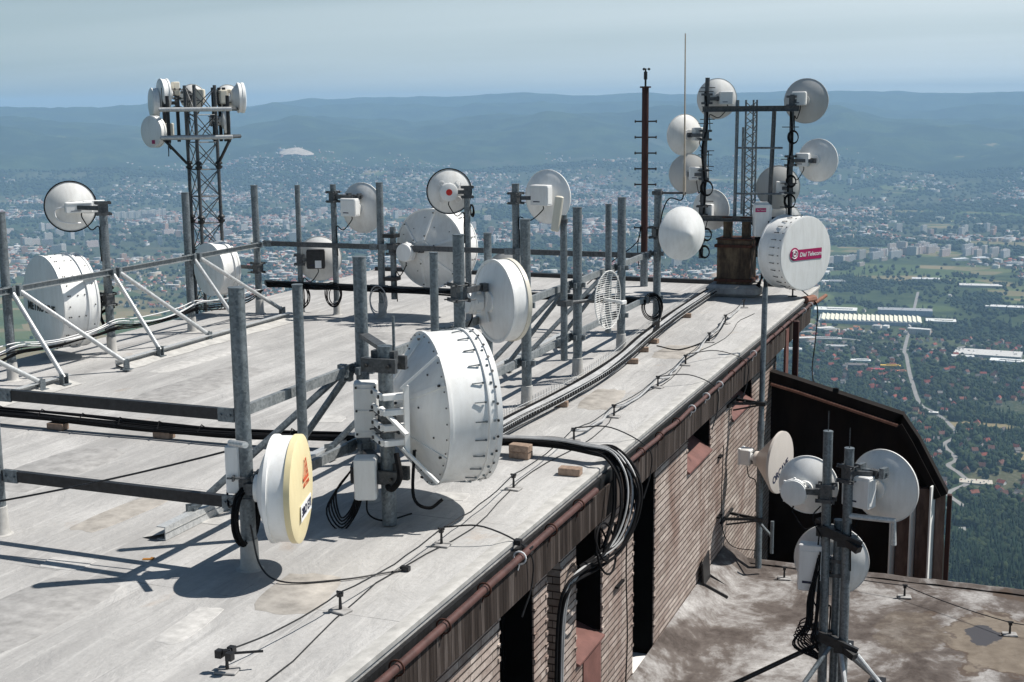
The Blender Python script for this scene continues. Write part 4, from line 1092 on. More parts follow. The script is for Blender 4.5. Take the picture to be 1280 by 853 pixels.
for k in (-1, 1):
    m = MB(); b0 = Vector((legs[0][0], legs[0][1] - .1, 3.6)) if k < 0 else Vector((legs[1][0], legs[1][1], 3.6))
    m.bar(b0, Vector((-18.85, 26.6, 4.18)) + fd * (-.6 if k < 0 else .95), .05, .05); m.build('outrigger', M['dark'], LT)
    m = MB(); p = Vector((-18.85, 26.64, 0)) + fd * (-.5 if k < 0 else .9); m.tube([p + Vector((0, 0, 4.1)), p + Vector((0, 0, 5.2))], .045, 10); m.build('stub_pole', M['dark'], LT)
for (sx_, sy_) in ((-19.67, 27.32), (-19.73, 26.86), (-18.57, 27.7), (-18.75, 27.5), (-19.42, 27.35), (-18.74, 27.75)):
    m = MB(); p = Vector((sx_, sy_, 0)); m.tube([p + Vector((0, 0, 4.1)), p + Vector((0, 0, 5.40))], .045, 10); m.build('stub_pole', M['dark'], LT)

GT = 'white antennas crowded round the lattice tower'
def td(label, c, az, D, mnt, rd, style='drum', **k):
    return dish(label, c, az, D, style, mnt, rd, group=GT, pole_r=.045, seg=40, cabdrop=.25, **k)
p_ = lambda k, z, y=26.66: tuple(Vector((-18.93, y, z)) + fd * k)
tb = lambda dx, dz, w=.22, h=.34: ('box', dx, dz, w, h, .16, 'cream')
td('upper left drum of the lattice tower, beside a cream radio, its flat face in shade', (-19.92, 27.0, 5.26), -142, .70, (-19.67, 27.32, 5.22), tb(.05, .12), L=.16, dep=.14, radome=('flat', 'white'))
td('outermost left drum of the lattice tower, tucked behind the upper left one', (-20.18, 26.98, 5.04), -138, .70, (-19.67, 27.32, 4.98), None, L=.12, dep=.12, radome=('flat', 'white'))
t3 = td('lower left drum of the lattice tower with a small mark on its face', (-19.86, 26.48, 4.36), -166, .73, (-19.73, 26.86, 4.36), tb(-.2, .05, .2, .3), L=.14, dep=.14, radome=('flat', 'white'))
m = MB(); m.box(t3.O + Vector((-.12, .046, -.24)), (.11, .003, .09)); m.build('label', M['magenta'], t3.root, local=True)
td('rounded white dish behind the legs of the lattice tower', (-19.60, 27.86, 5.18), -20, .62, (-19.42, 27.35, 5.1), tb(.28, .02), 'open', dep=.3)
td('white dish behind a large cream radio near the lattice tower top', (-18.80, 28.2, 5.16), -25, .62, (-18.74, 27.75, 5.1), ('box', -.05, .02, .42, .36, .22, 'cream'), 'open', dep=.28)
td('right-hand drum of the lattice tower facing right with a dark-edged rim', (-18.22, 28.0, 5.15), 48, .70, (-18.57, 27.7, 5.15), ('box', -.02, .02, .30, .34, .18, 'cream'), L=.12, dep=.3, radome=('cap', 'white'))
td('lower drum at the right of the lattice tower, its back gear towards the camera', (-18.48, 27.72, 4.60), 60, .58, (-18.75, 27.5, 4.58), ('round', -.04, .0, .13, .22), L=.08, dep=.2, radome=('flat', 'white'))

# ------------------------------------------------------------------ long pole against the east wall with the horn antenna
WP = thing('wall_pole', 'long thin pole rising from the lower roof past the eaves, bracketed to the brick wall', 'pole', (-4.69, 24.75, LZ))
m = MB(); m.tube([(-4.69, 24.75, LZ - .02), (-4.80, 25.25, -1.4)], .062, 14); m.tube([(-4.80, 25.25, -1.4), (-4.87, 25.72, 1.30)], .055, 14); m.tube([(-4.80, 25.22, -1.5), (-4.80, 25.27, -1.3)], .072, 14); m.build('pole', M['galv'], WP)
for z, y, x in ((-.95, 25.3, -4.81), (-3.2, 24.9, -4.73)):
    m = MB()
    for yy in (y - .22, y + .22): m.bar((WX + .01, yy, z), (x, y, z), .05, .05)
    m.bar((WX + .03, y - .5, z), (WX + .03, y + .5, z), .05, .05); m.bar((WX + .25, y - .16, z), (WX + .25, y + .16, z), .03, .03); m.bar((WX + .03, y, z - .18), (x, y, z - .03), .03, .03); m.box((x, y, z), (.18, .18, .08))
    m.build('wall_bracket', M['dark'], WP)
m = MB(); m.tube([(-4.74, 24.9, -3.25), (-4.4, 24.55, -3.42)], .03, 8); m.tube([(-4.4, 24.55, -3.1), (-4.4, 24.55, -3.75)], .035, 8); m.build('side_arm', M['galv'], WP)
HO = dish('pinkish beige horn antenna with dark blue lettering on its flat face, before the brick corner', (-4.32, 24.88, -2.00), 103, 1.20, 'horn', (-4.765, 25.09, -2.02), None, L=.50, mats=('horn', 'horn'), seg=64, pole_r=.06, cable=False, tilt=0)
text('ORCAVE', .20, M['ink'], HO.root, Matrix.Translation(HO.O + Vector((.03, .009, -.17))) @ FRONT @ Matrix.Rotation(rad(20), 4, 'Z'), bold=.005)
m = MB(); c = HO.O + Vector((-.0, -.72, .02)); m.box(c, (.24, .22, .32), ch=.02); m.box(c + Vector((0, -.12, .0)), (.26, .05, .34), ch=.01); m.tube([c + Vector((0, .1, 0)), HO.O + Vector((0, -.48, 0))], .08, 14); m.build('radio_unit', M['boxwhite'], HO.root, local=True)
m = MB(); m.tube(spline([c + Vector((0, 0, -.16)), c + Vector((.0, .05, -.4)), Vector((.0, -.08, -.5)), Vector((0, -.07, -1.1))]), .011, 6); m.build('cable', M['black'], HO.root, local=True)

# ------------------------------------------------------------------ three-pole stand on the lower roof
TP = thing('tripod_stand', 'stand of three galvanized pipes with splayed feet on the stained lower roof', 'stand', (-2.40, 18.8, LZ))
for (x0, x1, y, zb, zt) in ((-2.57, -2.60, 18.80, -3.75, .20), (-2.27, -2.29, 18.78, LZ, -.02), (-2.42, -2.42, 18.92, LZ, -1.15)):
    m = MB(); a = Vector((x0, y, zb)); b_ = Vector((x1, y, zt)); m.tube([a, b_], .068, 18); m.tube([b_ - Vector((0, 0, .01)), b_ + Vector((0, 0, .006))], .071, 18)
    po = m.build('pipe', M['galv'], TP)
    e = MB(); e.tube([b_ + Vector((0, 0, -.1)), b_ + Vector((0, 0, .30 if zt > -.5 else .0))], .008, 6)
    if zt > -.5: e.build('lightning_rod', M['galv_dark'], po)
for z, xx in ((-1.35, .0), (-2.98, .0)):
    m = MB(); m.bar((-2.74, 18.98, z + .14), (-2.08, 18.60, z - .12), .12, .10); m.bar((-2.64, 18.70, z + .1), (-2.06, 18.66, z - .08), .06, .14); m.box((-2.27, 18.78, z - .06), (.26, .26, .12)); m.box((-2.58, 18.8, z + .06), (.26, .26, .12))
    m.build('clamp', M['dark'], TP)
m = MB(); m.tube([(-2.27, 18.76, -1.02), (-1.62, 18.74, -1.02), (-1.62, 18.74, -1.38)], .042, 10); m.build('side_arm', M['galv_light'], TP)
for (p0, p1, mt) in (((-2.6, 18.75, -3.02), (-4.5, 18.2, LZ + .05), 'dark'), ((-2.2, 18.75, -2.98), (-1.05, 18.4, LZ + .05), 'galv_light'), ((-2.45, 18.7, -3.02), (-3.2, 17.4, LZ + .05), 'galv'), ((-2.35, 18.8, -3.05), (-1.9, 20.2, LZ + .05), 'galv'), ((-2.3, 18.7, -3.1), (-1.95, 17.7, LZ + .05), 'galv_light')):
    m = MB(); m.tube([p0, p1], .036, 10); lg = m.build('leg', M[mt], TP)
    e = MB(); e.box((p1[0], p1[1], LZ + .02), (.24, .24, .05)); e.build('foot_plate', M['dark'], lg)
m = MB()
for k in range(10):
    a = random.uniform(-.1, .1); m.tube(spline([(-2.66 + a * .3, 18.72, -1.6 - .05 * k), (-2.70 + a, 18.66, -2.3), (-2.72 + a, 18.64, -2.7), (-2.8 + a * 2, 18.6, -2.95 + a), (-2.62, 18.66, -3.15 + a)]), .014, 6)
for k in range(5): m.tube(spline([(-2.70, 18.66, -2.55 - .08 * k), (-2.90 - .02 * k, 18.62, -2.7 - .05 * k), (-2.72, 18.62, -2.95 - .03 * k)]), .010, 6)
m.tube(spline([(-2.66, 18.70, -.9), (-2.75, 18.6, -1.05), (-2.62, 18.62, -1.35)]), .01, 6)
m.build('cables', M['black'], TP)
D24 = dish('white round-backed dish with a round radio, at the top left of the tripod stand', (-2.91, 19.12, -.72), 4, .86, 'open', (-2.60, 18.8, -.55), ('round', -.13, -.04, .20, .12), dep=.26, mats=('white', 'white'), pole_r=.068, seg=64)
D25 = dish('large pale dish with a square white radio, upper right of the tripod stand', (-1.82, 19.12, -.63), 24, 1.06, 'open', (-2.29, 18.78, -.32), ('box', -.19, -.02, .44, .48, .22), dep=.19, mats=('white_back', 'white'), pole_r=.068, seg=64, bracket_dz=.24)
m = MB(); m.tube([D25.O + Vector((-.55, D25.zb - .14, .27)), D25.O + Vector((.20, D25.zb - .05, .27))], .03, 10)
for k in (-.22, .14): m.box(D25.O + Vector((k, D25.zb - .07, .28)), (.07, .14, .15))
m.build('cross_bar', M['galv'], D25.root, local=True)
D26 = dish('white dish with a tall box on its back, behind the pipes of the tripod stand', (-2.55, 19.22, -1.88), -2, 1.08, 'open', (-2.42, 18.95, -1.75), ('box', -.26, .0, .34, .72, .20), dep=.2, mats=('white_back', 'white'), pole_r=.068, seg=64)

# ------------------------------------------------------------------ lightning conductor along the east eaves
st = [(-6.36, 9.12), (-6.11, 10.7), (-6.0, 12.83), (-6.05, 15.16), (-6.12, 17.75), (-6.02, 19.41), (-5.96, 21.79), (-6.0, 23.9), (-6.15, 26.47), (-6.35, 28.89), (-6.45, 31.38)]
def stand_mb(o):
    m = MB(); m.mi = 1; m.box((o[0], o[1], o[2] + .014), (.20, .15, .024), ch=.006); m.mi = 0; m.tube([(o[0], o[1], o[2] + .03), (o[0], o[1], o[2] + .17)], .018, 8, r1=.012)
    m.box((o[0], o[1], o[2] + .18), (.045, .05, .05)); m.tube([(o[0] - .04, o[1], o[2] + .20), (o[0] + .04, o[1], o[2] + .20)], .012, 6); return m
GS = 'small stands holding the lightning wire'
s0 = single('conductor_stand', stand_mb((0, 0, 0)), [M['dark'], M['concrete']], 'small dark stand holding the lightning wire on the grey roof', 'wire stand', (0, 0, 0), GS)
for i, (x, y) in enumerate(st):
    o = s0 if i == 0 else s0.copy()
    if i: COL.objects.link(o)
    o.location = (x, y, 0); o.rotation_euler = (0, 0, random.uniform(-.5, .5))
for i, (x, y) in enumerate([(-1.85, 24.1), (.0, 22.9), (2.0, 23.0), (-4.1, 24.3)]):
    o = s0.copy(); COL.objects.link(o); o.location = (x, y, LZ + .0); o.scale = (1.2, 1.2, 1.2)
    o['label'] = 'small dark stand holding a wire on the stained lower roof'; o['group'] = 'wire stands on the lower roof'
m = MB(); pts = []
for (a, b_) in zip(st[:-1], st[1:]): pts += sag((a[0], a[1], .20), (b_[0], b_[1], .20), .06, 8, .008)[:-1]
pts.append(Vector((*st[-1], .2))); m.tube(pts, .008, 6)
single('lightning_wire', m, M['dark'], 'thin lightning wire running the length of the grey roof from stand to stand', 'wire', (-6.0, 15, .1))
m = MB(); pts = [Vector((-6.2, 6, .012))]
for i in range(46): pts.append(Vector((-6.02 + .10 * math.sin(i * .7) + random.uniform(-.02, .02), 8 + i * .5, .012)))
m.tube(pts, .007, 6)
single('roof_wire', m, M['dark'], 'second thin wire lying loose on the grey roof beside the lightning wire', 'wire', (-6.0, 15, .0))
m = MB(); pts = []
for (a, b_) in zip(st[4:-1], st[5:]):
    pts += sag((a[0] - .03, a[1], .17), (b_[0] - .03, b_[1], .17), .13, 7, .03)[:-1]
m.tube(spline(pts, 3), .022, 8)
single('grey_cable', m, M['cable_grey'], 'pale grey cable drooping from stand to stand along the far eaves', 'cable', (-6.1, 24, .1))
for i, (a, b_, c) in enumerate((((-6.0, 12.9, .2), (-5.55, 13.0, .22), (-5.14, 13.3, -.1)), ((-6.12, 17.8, .2), (-5.6, 17.9, .22), (-5.12, 18.2, -.12)), ((-5.96, 21.8, .2), (-5.5, 22.2, .18), (-5.12, 22.6, -.1)), ((-6.0, 24.0, .2), (-5.6, 24.8, .15), (-5.12, 25.2, -.1)))):
    m = MB(); m.tube(spline([a, b_, c, (c[0] + .03, c[1] + .05, -.5), (c[0] - .02, c[1] - .15, -.85)], 6), .010, 6)
    if i == 0: m.box(c, (.10, .10, .08)); m.box((c[0] - .1, c[1] - .05, .0), (.08, .08, .06))
    single('earth_lead', m, M['dark'], 'thin black lead dropping from the lightning wire over the gutter', 'wire', c, 'leads dropping over the gutter')
m = MB(); m.tube([(-6.36, 9.12, .17), (-6.1, 9.3, .16)], .012, 6)
for q in ((-6.42, 9.1), (-6.36, 9.2), (-6.3, 9.08)): m.box((q[0], q[1], .17), (.06, .06, .07))
single('wire_clamp', m, M['dark'], 'cluster of dark wire clamps on the near roof wire', 'wire clamp', (-6.36, 9.12, .1))

# ------------------------------------------------------------------ cables
def bundle(paths, r, mat, name, label, cat, loc, seg=7):
    m = MB()
    for p in paths: m.tube(p, r * random.uniform(.75, 1.2), seg)
    return single(name, m, M[mat], label, cat, loc)
def jit(base, dx, dz, w=.015):
    return spline([Vector(p) + Vector((dx + random.uniform(-w, w), random.uniform(-w, w), dz + random.uniform(-w, w) * .5)) for p in base], 5)
ya = [17.0, 18.2, 19.9, 21.8, 23.7, 25.5, 27.4, 29.3, 31.4, 33.0, 33.5]
xa = [-7.28, -7.25, -7.14, -7.10, -7.18, -7.34, -7.46, -7.55, -7.62, -7.66, -7.5]
A0 = [(x, y, .17) for x, y in zip(xa, ya)]
CT = thing('cable_tray', 'pale wire tray of grey and black cables running along the roof to the right mast', 'cable tray', (-7.3, 24, 0))
m = MB()
for k in range(4): m.tube(jit(A0, -.01 + .03 * k, .02 + .012 * (k % 2)), .018, 8)
m.build('grey_cables', M['cable_grey'], CT)
m = MB()
for k in range(5): m.tube(jit(A0, -.13 + .028 * k, -.01 + .02 * (k % 2), .02), .017, 8)
for k in range(3): m.tube(jit(A0, .10 + .03 * k, -.03, .02), .016, 8)
m.build('black_cables', M['black'], CT)
m = MB()
P = spline(A0, 8)
for k in (-.20, .16): m.tube([p + Vector((k, 0, -.06)) for p in P], .005, 5)
for k in (-.20, .16): m.tube([p + Vector((k, 0, .03)) for p in P], .006, 5)
for i in range(0, len(P) - 1):
    for s_ in (0, .5):
        p = P[i].lerp(P[i + 1], s_)
        m.tube([p + Vector((-.20, 0, .10)), p + Vector((-.20, 0, -.06)), p + Vector((.16, 0, -.06)), p + Vector((.16, 0, .035))], .005, 5)
m.build('wire_tray', M['wire'], CT)
bk = [(-7.16, 19.85), (-7.1, 23.75), (-7.25, 25.0), (-7.32, 26.0), (-7.5, 29.5)]
GB = 'loose bricks propping the cable tray'
b0 = MB(); b0.box((0, 0, .05), (.22, .12, .09), ch=.006)
b0 = single('brick', b0, M['brickblock'], 'loose brick under the pale cable tray on the roof', 'brick', (0, 0, 0), GB)
for i, (x, y) in enumerate(bk):
    o = b0 if i == 0 else b0.copy()
    if i: COL.objects.link(o)
    o.location = (x + .1, y, 0); o.rotation_euler = (0, 0, random.uniform(-.4, .4))
# black bundle crossing the roof and falling over the eaves
Bp = [(-17.0, 15.9, .14), (-15.0, 15.78, .20), (-13.4, 15.8, .19), (-12.0, 15.86, .16), (-10.6, 15.92, .17), (-9.1, 16.2, .19), (-7.9, 16.5, .18), (-7.0, 16.72, .20), (-6.1, 16.80, .22), (-5.55, 16.72, .20)]
over = [(-5.20, 16.66, .16), (-4.96, 16.5, -.12), (-4.90, 16.3, -.50), (-4.98, 16.0, -.88), (-5.12, 15.5, -1.0), (-5.22, 15.05, -1.08), (-5.30, 14.87, -1.5), (-5.34, 14.87, -2.6), (-5.36, 14.87, -4.2), (-5.36, 14.87, -5.0)]
paths = []
for k in range(15):
    dx = random.uniform(-.14, .14); sp_ = random.uniform(-.10, .10); dz = random.uniform(-.05, .05); g = random.uniform(.6, 1.4)
    pts = [(x, y + sp_, z + dz + (random.uniform(-.02, .02))) for x, y, z in Bp]
    for i, (x, y, z) in enumerate(over):
        f = g if 0 < i < 5 else 1
        pts.append((WX + (x - WX) * f * (1 + .0) + .01 * dx, y + sp_ * (1 if i < 5 else .5) + dx * (1.2 if i < 6 else .6), z + dz * (1.6 if i < 6 else .4)))
    paths.append(spline(pts, 6))
CB = thing('cable_bundle', 'thick black cable bundle crossing the roof and spilling over the eaves down the brick wall', 'cable bundle', (-5.5, 16.7, 0))
m = MB()
for i_, p in enumerate(paths[:13]): m.tube(p if i_ < 4 else p[:len(p) - 26], random.uniform(.014, .026), 7)
for k in range(3): m.torus((-5.02 + random.uniform(-.05, .05), 15.75 + random.uniform(-.18, .18), -.80 + random.uniform(-.08, .08)), (random.uniform(.5, 1), random.uniform(-.6, .2), random.uniform(-.3, .3)), random.uniform(.20, .32), .015, 22, 6, random.uniform(.7, 1.1))
m.build('black_cables', M['black'], CB)
m = MB()
for k in range(3):
    pts = [(x, y + .05 * k - .05, z + .05) for x, y, z in Bp[5:]] + [(WX + (x - WX) * (1.05 + .1 * k), y + .05 * k, z + .03) for x, y, z in over]
    m.tube(spline(pts, 6), .014, 7)
m.build('grey_cables', M['cable_grey'], CB)
m = MB()
for i, p in enumerate(spline(Bp[:7], 6)):
    if i % 3 == 0: m.tube([p + Vector((0, -.12, .02)), p + Vector((random.uniform(-.06, .06), -.02, .11)), p + Vector((0, .12, .02))], .009, 5)
m.build('cable_tie', M['black'], CB)
def blocks(c, n, lab):
    m = MB()
    for k in range(n): m.box((c[0] + random.uniform(-.02, .02), c[1] + random.uniform(-.02, .02), c[2] + .055 + .105 * k), (.30, .16, .10), Matrix.Rotation(random.uniform(-.2, .2), 3, 'Z'), ch=.006)
    return single('brick_stack' if n > 1 else 'brick', m, M['brickblock'], lab, 'brick', c)
blocks((-6.52, 16.62, 0), 2, 'two stacked bricks under the thick black cable bundle near the eaves')
blocks((-5.60, 16.05, 0), 1, 'single tilted brick at the roof edge where the black cables spill over')
blocks((-13.9, 15.8, 0), 1, 'pale brick under the black cables at the left of the roof')
blocks((-12.0, 15.9, 0), 1, 'brown brick under the black cables between the near posts')
# bundles strapped along the frames
paths = []
for k in range(7):
    pts = []
    for (a, b_) in zip(ly[:-1], ly[1:]): pts += sag((-17.16 + .03 * (k % 3), a, .50 + .035 * k), (-17.16 + .03 * (k % 3), b_, .50 + .035 * k), random.uniform(.03, .16), 5, .02)[:-1]
    paths.append(spline(pts + [Vector((-17.16, ly[-1], .6))], 3))
m = MB()
SB = thing('cable_bundle', 'sagging black and white cables slung between the far left posts', 'cable bundle', (-17.16, 21, .5))
for p in paths[:4]: m.tube(p, .014, 6)
m.build('black_cables', M['black'], SB); m = MB()
for p in paths[4:]: m.tube(p, .010, 6)
m.build('white_cables', M['labelwhite'], SB)
m = MB()
for k in range(4): m.tube(spline([Vector((x, 27.10 - .02 * (k % 2), .69 + .03 * k - .045 + random.uniform(-.02, .02))) for x in np.linspace(-17.2, -7.7, 22)], 3), .022, 6)
single('cable_bundle', m, M['black'], 'black cables strapped along the lower rail of the far frame', 'cable bundle', (-12, 27.1, .6))
for i, (x, y, z, mt, lab) in enumerate(((-14.18, 27.2, .42, 'cable_grey', 'pale coil of cable hung on the far post beside the biggest drum'), (-15.35, 27.2, .52, 'black', 'loose black cable loops under the far rail by the slim posts'), (-16.2, 27.15, .45, 'black', 'black cable loop dangling below the shaded dish on the far frame'), (-7.62, 27.5, .55, 'black', 'black cable coil at the foot of the last middle post'))):
    m = MB()
    for k in range(4): m.torus((x + random.uniform(-.03, .03), y - .10 - .012 * k, z), (random.uniform(-.2, .2), 1, random.uniform(-.2, .2)), .17 + .02 * k, .012, 22, 6, 1.3 + .3 * (i == 0))
    single('cable_coil', m, M[mt], lab, 'cable coil', (x, y - .1, z))
# near steel rope and stray leads
m = MB(); m.tube(sag((-7.70, 11.52, 1.32), (-13.6, 10.55, .02), .12, 14), .012, 6)
single('steel_rope', m, M['dark'], 'dark slanting rope from the nearest pipe down to the roof at the left', 'rope', (-10, 11, .5))
m = MB(); m.tube(spline([(-7.5, 11.3, .55), (-7.36, 11.25, .12), (-7.0, 11.15, .03), (-6.5, 11.45, .02), (-6.2, 11.75, .02), (-6.02, 11.95, .02)], 8), .010, 6); m.box((-6.02, 11.95, .03), (.10, .06, .05))
single('earth_lead', m, M['dark'], 'thin black lead curling from the nearest pipe foot to the roof wire', 'wire', (-6.8, 11.3, 0))
m = MB(); m.tube(spline([(-6.9, 25.1, .12), (-6.5, 25.3, .03), (-6.25, 26.2, .03), (-6.1, 27.0, .10), (-6.3, 28.9, .15)], 8), .014, 6)
single('black_lead', m, M['black'], 'black lead arching across the roof from the cable tray to the far stands', 'cable', (-6.4, 26, 0))
m = MB()
for k in range(6): m.tube(spline([(-7.55, 27.55, .7), (-7.45 + .03 * k, 27.3 - .08 * k, .45), (-7.3 + .02 * k, 26.7 - .25 * k, .18), (-7.3, 26.2 - .3 * k, .17)], 6), .012, 6)
single('cable_drop', m, M['black'], 'black leads fanning from the last middle post down to the cable tray', 'cable', (-7.4, 27, .2))
m = MB(); m.tube(spline([(-5.45, 33.4, .25), (-5.2, 33.5, .02), (-5.02, 33.6, -.25), (-5.0, 33.3, -1.0), (-4.95, 32.6, -1.7), (-4.5, 30.5, -1.65), (-3.9, 29.2, -1.45)], 8), .016, 6); m.box((-3.9, 29.2, -1.42), (.12, .1, .1))
single('black_lead', m, M['black'], 'black lead hanging from the right roof corner down to the mansard wing', 'cable', (-5, 33, -1))
m = MB(); m.tube(spline([(-5.32, 17.95, -.75), (-5.34, 17.85, -1.8), (-5.33, 17.9, -3.0), (-5.34, 17.8, -4.0)], 6), .010, 6); m.box((-5.36, 17.6, -2.05), (.05, .35, .03))
single('wall_cable', m, M['black'], 'thin black cable running down the brick wall beside the doorway', 'cable', (-5.35, 17.9, -2))
m = MB(); m.tube(spline([(-5.33, 24.3, -1.6), (-5.33, 24.2, -2.6), (-5.33, 24.35, -3.3), (-5.2, 24.7, -3.75), (-4.75, 24.75, -3.8)], 6), .009, 6)
for z in (-1.8, -3.0): m.box((-5.36, 24.2, z), (.06, .22, .03))
single('wall_cable', m, M['black'], 'thin black cable on the brick corner behind the long wall pole', 'cable', (-5.35, 24.3, -2.5))
m = MB(); pts = sag((-4.3, 24.4, LZ + .22), (-1.85, 24.1, LZ + .23), .03, 8) + sag((-1.85, 24.1, LZ + .23), (0, 22.9, LZ + .23), .04, 8) + sag((0, 22.9, LZ + .23), (2, 23, LZ + .23), .04, 8); m.tube(pts, .009, 6)
single('lightning_wire', m, M['dark'], 'thin wire strung on stands along the far edge of the stained lower roof', 'wire', (-1.8, 24, LZ))
m = MB(); m.box((0, 0, .008), (.10, .05, .006), Matrix.Rotation(.4, 3, 'Z')); m.box((.05, .02, .014), (.05, .04, .006), Matrix.Rotation(.3, 3, 'X'))
m.v = [(v[0] - 8.85, v[1] + 11.30, v[2]) for v in m.v]
single('fallen_leaf', m, M['leafy'], 'one brown fallen leaf lying in the frame shadows on the near roof', 'leaf', (-8.85, 11.30, 0))
m = MB()
m.box((-5.30, 22.9, LZ + .35), (.03, .5, .9), Matrix.Rotation(rad(12), 3, 'X'))
m.bar((-5.3, 22.7, LZ + .3), (-4.9, 22.9, LZ + .03), .07, .05); m.bar((-5.3, 23.2, LZ + .3), (-5.0, 23.4, LZ + .03), .07, .05)
single('wall_strut', m, M['dark'], 'short dark splayed strut at the foot of the brick wall', 'strut', (-5.3, 22.9, LZ))
# ------------------------------------------------------------------ land, town and air
rng = np.random.default_rng(11)
def hsh(ix, iy, s):
    n = (ix.astype(np.int64) * 374761393 + iy.astype(np.int64) * 668265263 + s * 974711) & 0x7fffffff
    n = ((n ^ (n >> 13)) * 1274126177) & 0x7fffffff
    return ((n ^ (n >> 16)) & 0xffff) / 65535.0
def vn(x, y, s=0):
    ix = np.floor(x); iy = np.floor(y); fx = x - ix; fy = y - iy
    fx = fx * fx * (3 - 2 * fx); fy = fy * fy * (3 - 2 * fy)
    a = hsh(ix, iy, s); b = hsh(ix + 1, iy, s); c = hsh(ix, iy + 1, s); d = hsh(ix + 1, iy + 1, s)
    return (a * (1 - fx) + b * fx) * (1 - fy) + (c * (1 - fx) + d * fx) * fy
def fbm(x, y, s=0, o=4):
    t = 0; a = .5; k = 1
    for i in range(o):
        t = t + a * vn(x * k, y * k, s + i * 17); a *= .5; k *= 2.03
    return t / (1 - .5 ** o)
def sst(a, b, x):
    t = np.clip((x - a) / (b - a), 0, 1); return t * t * (3 - 2 * t)
RK = np.array([0, 40, 300, 900, 1350, 1750, 2400, 4000, 6500, 8200, 9500, 40000.])
ZK = np.array([-10, -14, -110, -345, -512, -556, -575, -588, -588, -575, -545, -545.])
# far skyline: bearing (degrees clockwise from +Y) -> crest height
AZK = np.array([-60, -47, -43.1, -41, -38.5, -36.5, -33.0, -30.0, -27.0, -23.2, -21.5, -19.0, -16.5, -12.7, -9.4, -6, -2.9, 0.2, 8, 20])
CRK = np.array([-160, -120, -95, -62, -66, -30, 70, 150, 158, 178, 205, 168, 200, 172, 178, 168, 160, 150, 120, 90.])
def height(x, y):
    r = np.hypot(x, y); az = np.degrees(np.arctan2(x, y))
    z = np.interp(r, RK, ZK)
    mid = sst(1500, 2600, r)
    z = z + mid * (fbm(x / 900, y / 900, 3, 3) - .5) * 46 + sst(250, 900, r) * (1 - mid) * (fbm(x / 260, y / 260, 5, 3) - .5) * 40
    # foothills and the two ridges behind the town
    n1 = fbm(x / 2100, y / 2100, 8, 5); n2 = fbm(x / 900 + 5, y / 900, 9, 4)
    foot = sst(8000, 11500, r) * (190 + 340 * (n1 - .5) + 110 * (n2 - .5))
    z = z + foot
    front = -70 + 290 * (fbm(az / 5.0 + 3, r / 7000, 12, 4) - .5)
    front = front - 55 * sst(-36, -46, az)
    b1 = sst(9600, 12600, r) * (1 - .55 * sst(13000, 16000, r))
    z = z * (1 - b1) + b1 * (front + 190 * (n1 - .5) + 60 * (n2 - .5) - 70)
    crest = np.interp(az, AZK, CRK) - 25 + 135 * (fbm(az / 3.2, r * 0 + .5, 15, 4) - .5)
    b3 = sst(14300, 16200, r) * (1 - .7 * sst(16400, 17600, r))
    z = z * (1 - b3) + b3 * (15 + 190 * (fbm(az / 5.5 + 9, r / 9000, 13, 4) - .5) - 75 * sst(-34, -42, az))
    b2 = sst(16800, 19000, r)
    z = z * (1 - b2) + b2 * (crest + 40 * (n2 - .5) * (1 - sst(18000, 19500, r)))
    rel = 1.5 * sst(8600, 10500, r) * (1 - .75 * sst(17800, 18900, r))
    rg = np.abs(fbm(x / 2300 + 11, y / 2300, 18, 5) - .5) * 2; z = z + rel * (.30 - rg) * 190 + rel * (fbm(x / 520, y / 520, 19, 4) - .5) * 70
    return z
def cover(x, y):
    """woodland share, open-field share, building share (0..1) of the land"""
    r = np.hypot(x, y); az = np.degrees(np.arctan2(x, y))
    ua = r * np.radians(az + 20); f = fbm(ua / 900, r / 420, 21, 4); g = fbm(x / 190 + 9, y / 190, 25, 3)
    wood = sst(.47, .57, f * .6 + g * .4 + .03)
    wood = np.maximum(wood, (1 - sst(1600, 1980, r + 420 * (g - .5))) * sst(.36, .44, fbm(x / 120 + 3, y / 120, 87, 3)))
    town = sst(.45, .56, fbm(ua / 1500 + 2, r / 800, 31, 3) + .09 * sst(-14, -24, az) + .02)
    wood = wood * (1 - .8 * town * sst(3000, 4500, r) * (1 - sst(8600, 9400, r)))
    hill = sst(8800, 10200, r + 1600 * (f - .5))
    wood = np.maximum(wood, hill * sst(.28, .36, f * .5 + g * .5))
    field = sst(.60, .66, fbm(x / 420 + 31, y / 260, 41, 3)) * (1 - .8 * town)
    field = np.maximum(field, sst(-34, -40, az) * sst(.40, .5, fbm(x / 380, y / 380, 44, 3)) * (1 - sst(4700, 5400, r)))
    for (cx_, cy_, rx, ry) in FIELDS:
        d = np.hypot((x - cx_) / rx, (y - cy_) / ry) + .5 * (g - .5); k = 1 - sst(.8, 1.0, d)
        field = np.maximum(field, k); wood = wood * (1 - k)
    wood = wood * (1 - .9 * field * (1 - hill))
    return wood, field, town
FIELDS = [(-620, 4090, 70, 130), (-500, 3900, 70, 90), (-278, 4010, 95, 60), (-58, 2482, 75, 42), (-2650, 2900, 420, 420), (-2350, 2450, 300, 260), (-790, 5050, 60, 90), (-120, 5900, 240, 120), (-420, 6700, 120, 140), (30, 2250, 45, 60)]
